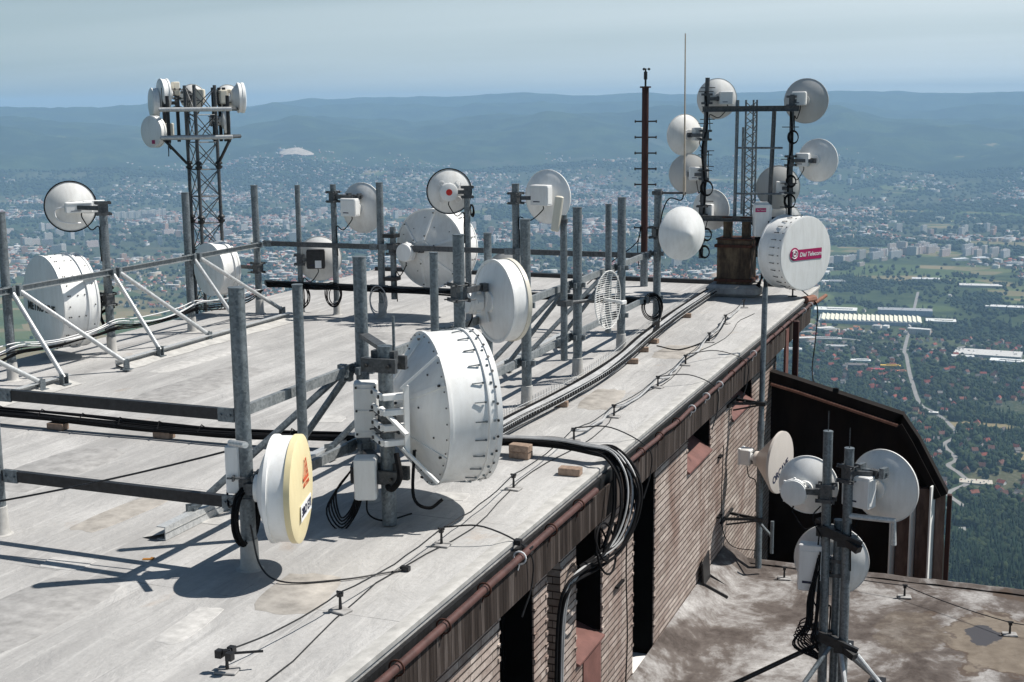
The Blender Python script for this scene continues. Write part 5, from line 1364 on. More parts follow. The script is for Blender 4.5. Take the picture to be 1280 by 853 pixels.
# ground: one polar sheet out to the horizon
azs = np.concatenate([np.arange(-180, -64, 4.0), np.arange(-64, 22, .16), np.arange(22, 180.1, 4.0)])
rs = np.concatenate([[0.0], np.geomspace(14, 1500, 60), np.linspace(1518, 9000, 400), np.linspace(9040, 20500, 250)])
A_, R__ = np.meshgrid(np.radians(azs), rs)
X = R__ * np.sin(A_); Y = R__ * np.cos(A_); Z = height(X, Y)
nr, na = X.shape
me = bpy.data.meshes.new('ground')
vert = np.stack([X, Y, Z], -1).reshape(-1, 3)
i, j = np.meshgrid(np.arange(nr - 1), np.arange(na - 1), indexing='ij')
q = np.stack([i * na + j, i * na + j + 1, (i + 1) * na + j + 1, (i + 1) * na + j], -1).reshape(-1, 4)[:, ::-1]
def fill(me, v, quads):
    n = len(quads); k = quads.shape[1]
    me.vertices.add(len(v)); me.vertices.foreach_set('co', v.astype(np.float32).ravel())
    me.loops.add(n * k); me.loops.foreach_set('vertex_index', quads.astype(np.int32).ravel())
    me.polygons.add(n); me.polygons.foreach_set('loop_start', np.arange(0, n * k, k, dtype=np.int32))
    me.update(calc_edges=True)
fill(me, vert, q)
wd, fi, tw = cover(X, Y)
ca = me.color_attributes.new('cover', 'FLOAT_COLOR', 'POINT')
ca.data.foreach_set('color', np.stack([wd, fi, tw, np.ones_like(wd)], -1).astype(np.float32).ravel())
me.polygons.foreach_set('use_smooth', np.ones(len(q), bool))
def ground_mat():
    m, nt, b = newmat('valley_ground')
    at = nd(nt, 'ShaderNodeVertexColor', layer_name='cover'); sp = nd(nt, 'ShaderNodeSeparateColor'); nt.links.new(at.outputs[0], sp.inputs[0])
    v = coords(nt, 'World')
    vf = coords(nt, 'World', (1 / 150, 1 / 95, 0), (0, 0, .5))
    vo = nd(nt, 'ShaderNodeTexVoronoi'); vo.inputs['Scale'].default_value = 1; nt.links.new(vf, vo.inputs['Vector'])
    s2 = nd(nt, 'ShaderNodeSeparateColor'); nt.links.new(vo.outputs['Color'], s2.inputs[0])
    fld = ramp(nt, s2.outputs[0], [(.0, (.085, .115, .04)), (.3, (.13, .15, .055)), (.5, (.23, .19, .10)), (.72, (.29, .225, .125)), (.9, (.11, .14, .05))], 'CONSTANT')
    n1 = ntex(nt, v, 1 / 45, 5, .65); n2 = ntex(nt, v, 1 / 9, 4, .7)
    grass = ramp(nt, n1, [(.35, (.026, .040, .016)), (.6, (.055, .075, .028)), (.78, (.12, .125, .055))])
    urban = ramp(nt, n2, [(.35, (.030, .042, .020)), (.54, (.06, .07, .042)), (.68, (.17, .16, .14)), (.78, (.34, .32, .30))])
    n3 = ntex(nt, v, 1 / 22, 6, .72); n4 = ntex(nt, v, 1 / 320, 5, .6)
    wood = mix(nt, ramp(nt, n4, [(.40, 0.0), (.56, .9)]), ramp(nt, n3, [(.3, (.012, .024, .010)), (.5, (.040, .062, .024)), (.72, (.085, .11, .045))]), ramp(nt, n3, [(.3, (.010, .020, .010)), (.7, (.024, .038, .018))]))
    c = mix(nt, math_(nt, 'MULTIPLY', sp.outputs[2], .8), grass, urban)
    c = mix(nt, sp.outputs[1], c, mix(nt, .25, fld, grass))
    c = mix(nt, ramp(nt, math_(nt, 'ADD', sp.outputs[0], math_(nt, 'MULTIPLY', math_(nt, 'SUBTRACT', n1, .5), .5)), [(.4, 0.0), (.55, 1.0)]), c, wood)
    setc(nt, b, c, .95, 0, .05)
    return m
M['ground'] = ground_mat(); me.materials.append(M['ground'])
gr = bpy.data.objects.new('ground', me); COL.objects.link(gr); gr['kind'] = 'structure'; gr['label'] = 'wide valley of woods, fields and town rising to forested hills'; 

def hz(x, y): return float(height(np.array([float(x)]), np.array([float(y)]))[0])
def colmat(name, rough=.85):
    m, nt, b = newmat(name)
    at = nd(nt, 'ShaderNodeVertexColor', layer_name='col'); n = ntex(nt, coords(nt, 'World'), .35, 3, .6)
    c = mix(nt, ramp(nt, n, [(.3, .35), (.6, 0.0)]), at.outputs[0], (.02, .02, .015)); setc(nt, b, c, rough, 0, .1); return m
M['treecol'] = colmat('foliage'); M['housecol'] = colmat('painted_house')

# ---- trees
import bmesh
def ico(sub):
    bm = bmesh.new(); bmesh.ops.create_icosphere(bm, subdivisions=sub, radius=1); bm.verts.ensure_lookup_table()
    v = np.array([tuple(p.co) for p in bm.verts]); f = np.array([[p.index for p in t.verts] for t in bm.faces]); bm.free(); return v, f
I1 = ico(1); I2 = ico(2)
def conif(n=6, tiers=3):
    v = []; f = []
    for t in range(tiers):
        z0 = .12 + .28 * t; z1 = z0 + .46; r = 1.0 - .27 * t; b = len(v)
        for k in range(n):
            a = 2 * pi * k / n + t * .5; v.append((r * math.cos(a), r * math.sin(a), z0 * 2 - 1))
        v.append((0, 0, z1 * 2 - 1))
        for k in range(n): f.append((b + k, b + (k + 1) % n, b + n))
    return np.array(v), np.array(f)
CF = conif()
def scatter(n, az0, az1, r0, r1, sd):
    g = np.random.default_rng(sd); a = np.radians(g.uniform(az0, az1, n)); r = np.sqrt(g.uniform(r0 * r0, r1 * r1, n))
    return r * np.sin(a), r * np.cos(a), g
def treecol(g, n, cf):
    t = g.random(n)[:, None]; a = np.array([.014, .027, .010]); b = np.array([.042, .060, .021]); c = a + (b - a) * t ** 1.3
    dark = np.array([.012, .026, .012]); return np.where(cf[:, None], dark * (1 + .7 * t), c)
def instance(shape, x, y, z, sx, sz, g, jitter, colr, V, Fc, C, base):
    v, f = shape; n = len(x)
    ang = g.uniform(0, 2 * pi, n); ca, sa = np.cos(ang), np.sin(ang)
    jv = 1 + jitter * (g.random((n, len(v))) - .5)
    vx = v[None, :, 0] * jv; vy = v[None, :, 1] * jv; vz = v[None, :, 2] * (1 + jitter * .6 * (g.random((n, len(v))) - .5))
    px = x[:, None] + sx[:, None] * (vx * ca[:, None] - vy * sa[:, None]); py = y[:, None] + sx[:, None] * (vx * sa[:, None] + vy * ca[:, None]); pz = z[:, None] + sz[:, None] * vz
    V.append(np.stack([px, py, pz], -1).reshape(-1, 3)); Fc.append((f[None] + (np.arange(n) * len(v))[:, None, None] + base).reshape(-1, f.shape[1]))
    C.append(np.repeat(colr, len(v), 0) * (1 + .35 * (g.random((n * len(v), 1)) - .5)))
    return base + n * len(v)
def mass(name, V, Fc, C, mat, label, cat, smooth=False):
    me = bpy.data.meshes.new(name); V = np.concatenate(V); Fc = np.concatenate(Fc); C = np.concatenate(C); fill(me, V, Fc)
    ca = me.color_attributes.new('col', 'FLOAT_COLOR', 'POINT'); ca.data.foreach_set('color', np.concatenate([C, np.ones((len(C), 1))], 1).astype(np.float32).ravel())
    me.materials.append(mat)
    if smooth: me.polygons.foreach_set('use_smooth', np.ones(len(Fc), bool))
    o = bpy.data.objects.new(name, me); COL.objects.link(o); tag(o, label, cat, kind='stuff'); return o
road = [(-330, 4300), (-300, 3700), (-275, 3250), (-262, 3150), (-231, 2901), (-192, 2664), (-164, 2599), (-132, 2505), (-107, 2386), (-122, 2292), (-97, 2193), (-106, 2139), (-86, 2098), (-73, 2050), (-95, 1960), (-70, 1880)]
road2 = [(-107, 2386), (-40, 2420), (30, 2500), (120, 2600)]
road3 = [(-600, 3330), (-420, 3380), (-275, 3250), (-120, 3420), (40, 3700), (20, 4200)]
def seg_d(x, y, pl):
    d = np.full(x.shape, 1e9)
    for (a, b) in zip(pl[:-1], pl[1:]):
        ax, ay = a; bx_, by_ = b; L2 = (bx_ - ax) ** 2 + (by_ - ay) ** 2
        t = np.clip(((x - ax) * (bx_ - ax) + (y - ay) * (by_ - ay)) / L2, 0, 1); d = np.minimum(d, np.hypot(x - ax - t * (bx_ - ax), y - ay - t * (by_ - ay)))
    return d
BLD = []        # footprints kept clear of trees: (x, y, radius)
def clear(x, y, k=1.0):
    ok = (seg_d(x, y, road) > 9) & (seg_d(x, y, road3) > 9) & (seg_d(x, y, road2) > 8)
    for (bx_, by_, br) in BLD: ok &= np.hypot(x - bx_, y - by_) > br * k
    return ok
HAZE_TOP = 262.0

# ---- big sheds, factories, housing blocks: each a thing of its own
def vcol(me, cols):
    ca = me.color_attributes.new('col', 'FLOAT_COLOR', 'CORNER'); out = []
    for p, c in zip(me.polygons, cols): out += [(*c, 1)] * p.loop_total
    ca.data.foreach_set('color', np.array(out, np.float32).ravel())
class CB_:
    def __init__(s): s.v = []; s.f = []; s.c = []
    def add(s, vs, fs, cs):
        n = len(s.v); s.v += vs; s.f += [tuple(i + n for i in f) for f in fs]; s.c += cs
    def block(s, x, y, z, a, b, h, wall, roof):
        vs = [(x + sx * a / 2, y + sy * b / 2, zz) for zz in (z, z + h) for sx, sy in ((-1, -1), (1, -1), (1, 1), (-1, 1))]
        s.add(vs, [(0, 1, 5, 4), (1, 2, 6, 5), (2, 3, 7, 6), (3, 0, 4, 7), (4, 5, 6, 7)], [wall] * 4 + [roof])
    def gable(s, x, y, z, a, b, h, rh, wall, roof, ov=.5):
        vs = [(x + sx * a / 2, y + sy * b / 2, zz) for zz in (z, z + h) for sx, sy in ((-1, -1), (1, -1), (1, 1), (-1, 1))] + [(x - a / 2, y, z + h + rh), (x + a / 2, y, z + h + rh)]
        s.add(vs, [(0, 1, 5, 4), (1, 2, 6, 5), (2, 3, 7, 6), (3, 0, 4, 7), (4, 7, 8), (5, 9, 6)], [wall] * 6)
        e = ov; d = ov * rh / (b / 2)
        L = [(x - a / 2 - e, y - b / 2 - e, z + h - d + .1), (x + a / 2 + e, y - b / 2 - e, z + h - d + .1), (x + a / 2 + e, y, z + h + rh + .15), (x - a / 2 - e, y, z + h + rh + .15), (x + a / 2 + e, y + b / 2 + e, z + h - d + .1), (x - a / 2 - e, y + b / 2 + e, z + h - d + .1)]
        s.add(L, [(0, 1, 2, 3), (3, 2, 4, 5)], [roof] * 2)
    def mesh(s, name, mat):
        me = bpy.data.meshes.new(name); me.from_pydata(s.v, [], s.f); vcol(me, s.c); me.materials.append(mat); return me
def place(name, me, x, y, rz, label, cat, group=None, dz=0):
    o = bpy.data.objects.new(name, me); COL.objects.link(o); o.location = (x, y, hz(x, y) - 1.0 + dz); o.rotation_euler = (0, 0, rz); return tag(o, label, cat, group)
WHT = (.80, .80, .76); GRY = (.36, .37, .38); RED = (.28, .080, .060); BRN = (.20, .12, .08); TAN = (.5, .44, .36)
c = CB_(); c.block(0, 0, 0, 270, 110, 9, (.30, .36, .44), (.55, .55, .52))
for k in range(22):
    x = -128 + k * 12.1
    c.add([(x, -52, 9), (x + 11.5, -52, 9.2), (x, -52, 14), (x, 52, 9), (x + 11.5, 52, 9.2), (x, 52, 14)], [(0, 1, 2), (5, 4, 3), (0, 2, 5, 3), (2, 1, 4, 5)], [WHT, WHT, (.2, .22, .25), (.80, .77, .62)])
place('factory', c.mesh('factory', M['housecol']), -410, 3700, rad(6), 'long factory with a pale yellow sawtooth roof and blue-grey walls', 'factory'); BLD.append((-410, 3700, 130))
for i, (x, y, a, b, h, wl, rf, rz, lab) in enumerate([
    (-520, 3830, 120, 60, 10, GRY, WHT, .1, 'white-roofed hall at the left end of the sawtooth factory'), (-330, 3860, 150, 50, 16, (.3, .36, .46), GRY, .1, 'tall grey-blue hall behind the sawtooth factory'),
    (-225, 3760, 80, 50, 8, TAN, WHT, .1, 'pale hall at the right end of the sawtooth factory'), (-85, 3260, 150, 75, 9, GRY, (.62, .60, .57), -.05, 'broad grey flat-roofed works on the right of the valley'),
    (-40, 3165, 75, 34, 8, WHT, (.82, .82, .80), -.06, 'bright white-roofed shed beside the broad grey works'), (-140, 3180, 55, 25, 8, GRY, (.6, .6, .58), .1, 'small grey shed left of the broad grey works'),
    (-280, 2975, 44, 14, 7, (.5, .33, .06), (.62, .40, .06), .12, 'long shed with a yellow-orange roof in the valley'), (-306, 2930, 36, 16, 6, RED, (.42, .06, .07), .12, 'crimson-roofed shed in front of the yellow shed'),
    (-252, 2928, 20, 12, 6, TAN, (.48, .16, .07), .1, 'orange-roofed shed at the end of the yellow shed'), (-352, 2955, 50, 26, 8, (.14, .12, .11), (.17, .15, .14), .15, 'dark low shed left of the crimson shed'),
    (-350, 3010, 46, 18, 7, WHT, (.78, .78, .76), .15, 'white-roofed shed behind the dark low shed'), (-162, 2566, 24, 10, 6, TAN, (.84, .83, .80), .05, 'small white-roofed building beside the winding road'),
    (-268, 2795, 26, 14, 6, GRY, (.80, .79, .76), .1, 'white shed near the church'), (-570, 3240, 70, 30, 8, GRY, WHT, .2, 'white hall at the roof corner side of the valley'),
    (-480, 3330, 90, 26, 7, TAN, (.5, .5, .5), .15, 'long grey hall in the valley trees'), (-430, 3180, 60, 24, 9, GRY, (.45, .45, .45), .2, 'grey hall with stepped roof in the trees'),
    (-520, 3090, 50, 22, 7, WHT, (.7, .7, .68), .2, 'pale hall low in the trees by the red post'), (-60, 4050, 120, 40, 9, GRY, (.72, .71, .69), .0, 'white-grey warehouse at the right edge of the valley'),
    (40, 3650, 60, 50, 9, TAN, (.80, .80, .78), .3, 'white-roofed hall at the far right edge'), (-330, 4600, 90, 40, 8, GRY, (.7, .7, .7), .1, 'pale shed by the far road'), (-620, 4500, 80, 30, 7, GRY, (.66, .66, .66), .2, 'pale shed behind the labelled drum'),
    (-150, 4450, 130, 50, 8, TAN, (.68, .66, .63), .1, 'sprawling pale market hall in the valley'), (-185, 5290, 60, 30, 9, WHT, (.80, .80, .8), .7, 'right white-roofed store below the housing estate'), (-255, 5240, 60, 30, 9, WHT, (.80, .80, .8), .7, 'left white-roofed store below the housing estate'),
    (-110, 2062, 1, 1, .5, GRY, GRY, 0, '')]):
    if a < 5: continue
    c = CB_(); c.block(0, 0, 0, a, b, h, wl, rf)
    g = random.Random(i)
    for k in range(int(a / 16)): c.block(g.uniform(-.42, .42) * a, g.uniform(-.4, .4) * b, h, g.uniform(2, 5), g.uniform(2, 4), g.uniform(.8, 2), GRY, (.4, .4, .4))
    if i % 2 == 0: c.block(a * .1, 0, h, a * .6, b * .3, 2.2, wl, rf)
    place('shed', c.mesh('shed', M['housecol']), x, y, rz, lab, 'industrial hall'); BLD.append((x, y, max(a, b) * .42))
c = CB_(); c.gable(0, 0, 0, 22, 11, 9, 6, TAN, RED); c.block(13, 0, 0, 6, 6, 22, (.55, .45, .33), BRN)
c.add([(10, -3, 22), (16, -3, 22), (16, 3, 22), (10, 3, 22), (13, 0, 31)], [(0, 1, 4), (1, 2, 4), (2, 3, 4), (3, 0, 4)], [(.12, .10, .09)] * 4)
place('church', c.mesh('church', M['housecol']), -285, 2740, .2, 'small church with a tan spire among the sheds', 'church'); BLD.append((-285, 2740, 18))

def blk(a, b, h, wall, bays, dark=(.16, .16, .17)):
    c = CB_(); c.block(0, 0, 0, a, b, h, wall, (.42, .41, .40)); n = int(h / 2.9)
    for s in (-1, 1):
        for i in range(n):
            z = 1.0 + i * 2.9; y = s * (b / 2 + .04); vs = []; fs = []
            for k in range(bays):
                x0 = -a / 2 + a * (k + .22) / bays; x1 = -a / 2 + a * (k + .78) / bays; q = len(vs)
                vs += [(x0, y, z), (x1, y, z), (x1, y, z + 1.5), (x0, y, z + 1.5)]; fs.append((q, q + 1, q + 2, q + 3))
            c.add(vs, fs, [dark] * len(fs))
    for k in range(max(1, bays // 5)): c.block(-a / 2 + a * (k + .5) / max(1, bays // 5), 0, h, 5, 4, 2.4, wall, (.35, .35, .35))
    return c.mesh('housing_block', M['housecol'])
BM = [blk(62, 13, 29, (.68, .53, .47), 18), blk(48, 13, 29, (.70, .60, .53), 14), blk(40, 13, 36, (.62, .58, .52), 11), blk(22, 18, 40, (.70, .66, .60), 6), blk(75, 13, 29, (.60, .58, .56), 22), blk(36, 13, 15, (.62, .52, .44), 10), blk(24, 16, 32, (.62, .38, .26), 6)]
GBK = {'e': 'pinkish apartment blocks of the estate in the valley', 't': 'pale tower blocks far off at the foot of the hills', 'm': 'apartment blocks spread through the town'}
LBK = {'e': 'pinkish grey apartment block of the large estate right of the mast', 't': 'pale tower block at the foot of the hills', 'm': 'apartment block among the trees and houses of the town'}
def block_at(x, y, k, rz, key):
    place('apartment_block', BM[k], x, y, rz, LBK[key], 'apartment block', GBK[key]); BLD.append((x, y, 26))
g = random.Random(4)
for (x, y, n, sx, sy) in ((-665, 5040, 7, 85, 70), (-560, 5230, 9, 80, 110), (-480, 5500, 9, 80, 140), (-385, 5450, 9, 70, 130), (-270, 5500, 8, 90, 110), (-150, 5440, 7, 80, 70)):
    for i in range(n): block_at(x + g.uniform(-1, 1) * sx, y + g.uniform(-1, 1) * sy, g.choice([0, 0, 1, 4, 4, 5, 2]), g.choice([1.12, 1.12, 1.12, 1.3, -.42]) + g.uniform(-.1, .1), 'e')
for i in range(12): block_at(g.uniform(-1620, -1080), 9000 + g.uniform(-200, 300), g.choice([3, 2, 3, 1]), g.uniform(.9, 1.25), 't')
for i in range(8): block_at(g.uniform(-700, -100), 6350 + g.uniform(-160, 160), g.choice([3, 2, 6]), g.uniform(.9, 1.25), 't')
# the long pale slab block at the left
c = CB_()
for k in range(15): c.block(k * 20 - 140, (k % 2) * 3, 0, 19.6, 14, 36 + 3 * (k % 3), (.66, .62, .55), (.5, .49, .47))
for k in range(15):
    for s in range(11): c.add([(k * 20 - 147, (k % 2) * 3 - 7.1, 2 + s * 3.1), (k * 20 - 133, (k % 2) * 3 - 7.1, 2 + s * 3.1), (k * 20 - 133, (k % 2) * 3 - 7.1, 3.3 + s * 3.1), (k * 20 - 147, (k % 2) * 3 - 7.1, 3.3 + s * 3.1)], [(0, 1, 2, 3)], [(.30, .29, .27)])
place('apartment_block', c.mesh('slab_block', M['housecol']), -4650, 6060, rad(60), 'very long pale stepped apartment block on the left, behind the round dish', 'apartment block'); BLD.append((-4650, 6060, 130))
for (px0, px1, r0, r1, n) in ((-47, -38, 5200, 7200, 34), (-38, -31, 6000, 7600, 22), (-31, -24, 5600, 8200, 30), (-24, -15, 5300, 8000, 30), (-15, -10, 4700, 7200, 10)):
    for i in range(n):
        cx_ = rad(g.uniform(px0, px1)); r = g.uniform(r0, r1); block_at(r * math.sin(cx_), r * math.cos(cx_), g.choice([0, 1, 2, 3, 3, 5, 6, 6]), g.uniform(.6, 1.5), 'm')

# ---- houses
def house_mesh(i, g):
    wl = g.choice([(.72, .68, .60), (.66, .55, .42), (.76, .74, .70), (.55, .44, .33), (.60, .40, .28)]); rf = [RED, (.30, .09, .06), (.18, .09, .07), (.24, .22, .21), (.26, .10, .065), (.15, .13, .125)][i % 6]
    c = CB_(); a = g.uniform(9, 14); b = g.uniform(7.5, 9.5); c.gable(0, 0, 0, a, b, g.uniform(4, 6.5), g.uniform(3, 4.6), wl, rf)
    c.block(a * .2, b * .12, 6, .9, .9, 4.2, (.30, .14, .10), (.1, .1, .1))
    for s in (-1, 1):
        for k in (-.3, 0, .3): x = a * k; y = s * (b / 2 + .04); c.add([(x - .7, y, 1.6), (x + .7, y, 1.6), (x + .7, y, 3.0), (x - .7, y, 3.0)], [(0, 1, 2, 3)], [(.06, .06, .07)])
    if i % 3 == 0: c.gable(a * .1, b * .55, 0, 5, 6, 3, 1.8, wl, rf)
    return c.mesh('house', M['housecol'])
g = random.Random(9); HM = [house_mesh(i, g) for i in range(12)]
LH = ['red-roofed house among the trees of the near valley', 'brown or dark-red roofed house in the near valley', 'grey-roofed house in the near valley']
GH = ['red-roofed houses in the near valley', 'brown-roofed houses in the near valley', 'grey-roofed houses in the near valley']
KH = [0, 1, 1, 2, 0, 2]
hx, hy, gg = scatter(6000, -8.8, 4.5, 1950, 3500, 77)
wd, fi, tw = cover(hx, hy)
den = fbm(hx / 260 + 3, hy / 260, 61, 3); ok = (den > .455) & (fi < .4) & clear(hx, hy, 1.15)
near_road = seg_d(hx, hy, road) < 70
ok = (ok | (near_road & (hsh(np.floor(hx), np.floor(hy), 5) > .5))) & (seg_d(hx, hy, road) > 15) & clear(hx, hy, 1.15)
sel = np.nonzero(ok)[0]; HP = []
for i in sel:
    if len(HP) >= 295: break
    if all((hx[i] - a) ** 2 + (hy[i] - b) ** 2 > 24 ** 2 for a, b in HP): HP.append((hx[i], hy[i]))
HP.sort(key=lambda p: p[1])
for i, (x, y) in enumerate(HP):
    k = g.randrange(12); place('house', HM[k], x, y, g.uniform(0, 6.28), LH[KH[k % 6]], 'house', GH[KH[k % 6]])
BLD_H = np.array(HP)
# houses beyond count, one mass
def house_mass():
    x, y, g2 = scatter(90000, -52, 6, 2900, 10500, 91)
    wd, fi, tw = cover(x, y); r = np.hypot(x, y); az = np.degrees(np.arctan2(x, y))
    p = (.03 + 1.1 * sst(.42, .56, fbm(x / 420 + 7, y / 420, 63, 3))) * (.05 + .95 * tw) * (1 - fi) * (1 - .75 * wd) * (1 - sst(8300, 9700, r)) * (1.0 + .0 * az)
    far = (r > 8200) & (fbm(x / 700, y / 700, 67, 2) > .60); p = np.where(far, .30 * (1 - sst(9800, 10500, r)), p)
    ok = (g2.random(len(x)) < p * .75) & ((r > 3500) | (az < -8.8)) & clear(x, y, .7)
    x, y = x[ok], y[ok]; n = len(x); z = height(x, y) - .8; r_ = r[ok]; az_ = az[ok]
    big = g2.random(n) < np.where((r_ < 5200) & (az_ > -10), .34, .13); a = np.where(big, g2.uniform(24, 60, n), g2.uniform(9, 17, n)); b = np.where(big, g2.uniform(12, 24, n), g2.uniform(8, 12, n)); h = g2.uniform(5, 9, n) + np.where(big, g2.uniform(0, 9, n), 0); rh = np.where(big, .3, g2.uniform(2, 4.5, n) * (g2.random(n) > .2) + .2)
    ang = hsh(np.floor(x / 420), np.floor(y / 420), 77) * 1.5; ca, sa = np.cos(ang), np.sin(ang)      # street directions change from quarter to quarter
    u = x * ca + y * sa; v_ = -x * sa + y * ca; v_ = np.round(v_ / 46) * 46 + np.where(g2.random(n) < .5, -11, 11) + g2.normal(0, 1.5, n)
    x = u * ca - v_ * sa; y = u * sa + v_ * ca; z = height(x, y) - .8; ang = ang + np.where(g2.random(n) < .3, pi / 2, 0); ca, sa = np.cos(ang), np.sin(ang)
    L = np.array([(-1, -1, 0, 0), (1, -1, 0, 0), (1, 1, 0, 0), (-1, 1, 0, 0), (-1, -1, 1, 0), (1, -1, 1, 0), (1, 1, 1, 0), (-1, 1, 1, 0), (-1, -1, 1, 0), (1, -1, 1, 0), (1, 1, 1, 0), (-1, 1, 1, 0), (-1, 0, 1, 1), (1, 0, 1, 1), (-1, 0, 1, 1), (1, 0, 1, 1)], float)
    fs = np.array([(0, 1, 5, 4), (1, 2, 6, 5), (2, 3, 7, 6), (3, 0, 4, 7), (8, 9, 13, 12), (12, 13, 10, 11), (4, 7, 14, 14), (5, 15, 6, 6)])
    quads = fs[:6]; 
    lx = L[None, :, 0] * a[:, None] / 2; lyy = L[None, :, 1] * b[:, None] / 2; lz = L[None, :, 2] * h[:, None] + L[None, :, 3] * rh[:, None]
    V = np.stack([x[:, None] + lx * ca[:, None] - lyy * sa[:, None], y[:, None] + lx * sa[:, None] + lyy * ca[:, None], z[:, None] + lz], -1).reshape(-1, 3)
    Fq = (quads[None] + (np.arange(n) * 16)[:, None, None]).reshape(-1, 4)
    Ft = (np.array([(4, 14, 7), (5, 6, 15)])[None] + (np.arange(n) * 16)[:, None, None]).reshape(-1, 3)
    Fq = np.concatenate([Fq, np.concatenate([Ft, Ft[:, 2:3]], 1)])[: len(Fq)]
    wc = np.array([(.78, .75, .70), (.70, .62, .50), (.62, .46, .34), (.80, .79, .77), (.58, .52, .46)])[g2.integers(0, 5, n)]
    rc = np.where(big[:, None], np.array([(.55, .54, .52)]) * g2.uniform(.5, 1.35, (n, 1)), np.array([(.34, .10, .06), (.30, .12, .08), (.22, .11, .08), (.22, .21, .21), (.45, .44, .43), (.40, .17, .09)])[g2.integers(0, 6, n)])
    Cc = np.where((np.arange(16) < 8)[None, :, None], wc[:, None], rc[:, None]).reshape(-1, 3)
    print('mass houses', n)
    return mass('distant_houses', [V], [Fq], [Cc], M['housecol'], 'thousands of pale and red-roofed town houses spread across the valley', 'houses')
house_mass()

# ---- roads, car park
def ribbon(name, pl, wdt, mat, label, dz=.6):
    P_ = spline([(x, y, 0) for x, y in pl], 8); vs = []; fs = []
    for i, p in enumerate(P_):
        t = (P_[min(i + 1, len(P_) - 1)] - P_[max(i - 1, 0)]); t.z = 0; t.normalize(); nn = Vector((-t.y, t.x, 0))
        for k in (-1, 0, 1):
            q = p + nn * k * wdt / 2; vs.append((q.x, q.y, max(hz(q.x, q.y), hz(p.x, p.y)) + dz))
    for i in range(len(P_) - 1):
        for k in (0, 1): fs.append((i * 3 + k, i * 3 + k + 1, i * 3 + 4 + k, i * 3 + 3 + k))
    m = MB(); m.add(vs, fs); o = m.build(name, mat); o['kind'] = 'structure'; o['label'] = label; return o
M['asphalt'] = simple('pale_worn_asphalt', (.26, .25, .24), .9, 0, .2, .05, .1, kind='World')
ribbon('road', road, 8.5, M['asphalt'], 'pale road winding through the village'); ribbon('road', road3, 12, M['asphalt'], 'pale main road across the valley', .8); ribbon('road', road2, 7, M['asphalt'], 'side lane of the village', .7)
m = MB(); vs = [(-92, 2046, 0), (-36, 2048, 0), (-38, 2074, 0), (-84, 2070, 0)]; zc = max(hz(x, y) for x, y, _ in vs) + .8
m.add([(x, y, zc) for x, y, _ in vs] + [(x, y, zc - 6) for x, y, _ in vs], [(0, 1, 2, 3), (0, 1, 5, 4), (1, 2, 6, 5), (2, 3, 7, 6), (3, 0, 4, 7)]); o = m.build('gravel_yard', simple('pale_gravel', (.50, .46, .39), .95, 0, .15, .3, .05, kind='World')); o['kind'] = 'structure'; o['label'] = 'pale gravel yard at the edge of the woods'
BLD.append((-62, 2060, 32))
c = CB_(); c.gable(0, 0, 0, 9, 9, .6, 7.5, (.5, .5, .48), (.52, .51, .49)); place('chalet', c.mesh('chalet', M['housecol']), -66, 1752, .6, 'small pale pointed chalet in a clearing below the woods', 'house'); BLD.append((-66, 1752, 26))
c = CB_(); c.gable(0, 0, 0, 16, 10, 4, 3, WHT, (.30, .28, .27)); place('house', c.mesh('house', M['housecol']), -92, 1850, .3, 'white house with a grey roof just beyond the mansard wing', 'house'); BLD.append((-92, 1850, 18))
# vehicles parked in the yard
def car_mesh():
    m = MB(); m.box((0, 0, .55), (4.2, 1.75, .62), ch=.2); m.mi = 1; m.box((-.2, 0, 1.12), (2.3, 1.5, .58), ch=.22); m.mi = 2
    for x in (-1.3, 1.3):
        for y in (-.8, .8): m.tube([(x, y - .1, .32), (x, y + .1, .32)], .32, 12)
    return m
cc_ = [(.75, .75, .75), (.45, .05, .04), (.08, .10, .2), (.25, .26, .28)]
for i in range(9):
    x = -88 + i * 5.6 + random.uniform(-.6, .6); y = 2052 + (i % 3) * 7
    pm_ = simple('car_paint_%d' % (i % 4), cc_[i % 4], .3, 0, .05)
    o = car_mesh().build('parked_car', [pm_, M['glass'], M['black']]); o.location = (x, y, zc); o.rotation_euler = (0, 0, random.uniform(1.3, 1.7))
    tag(o, 'tiny car parked in the pale gravel yard by the woods', 'car', 'cars parked in the gravel yard')

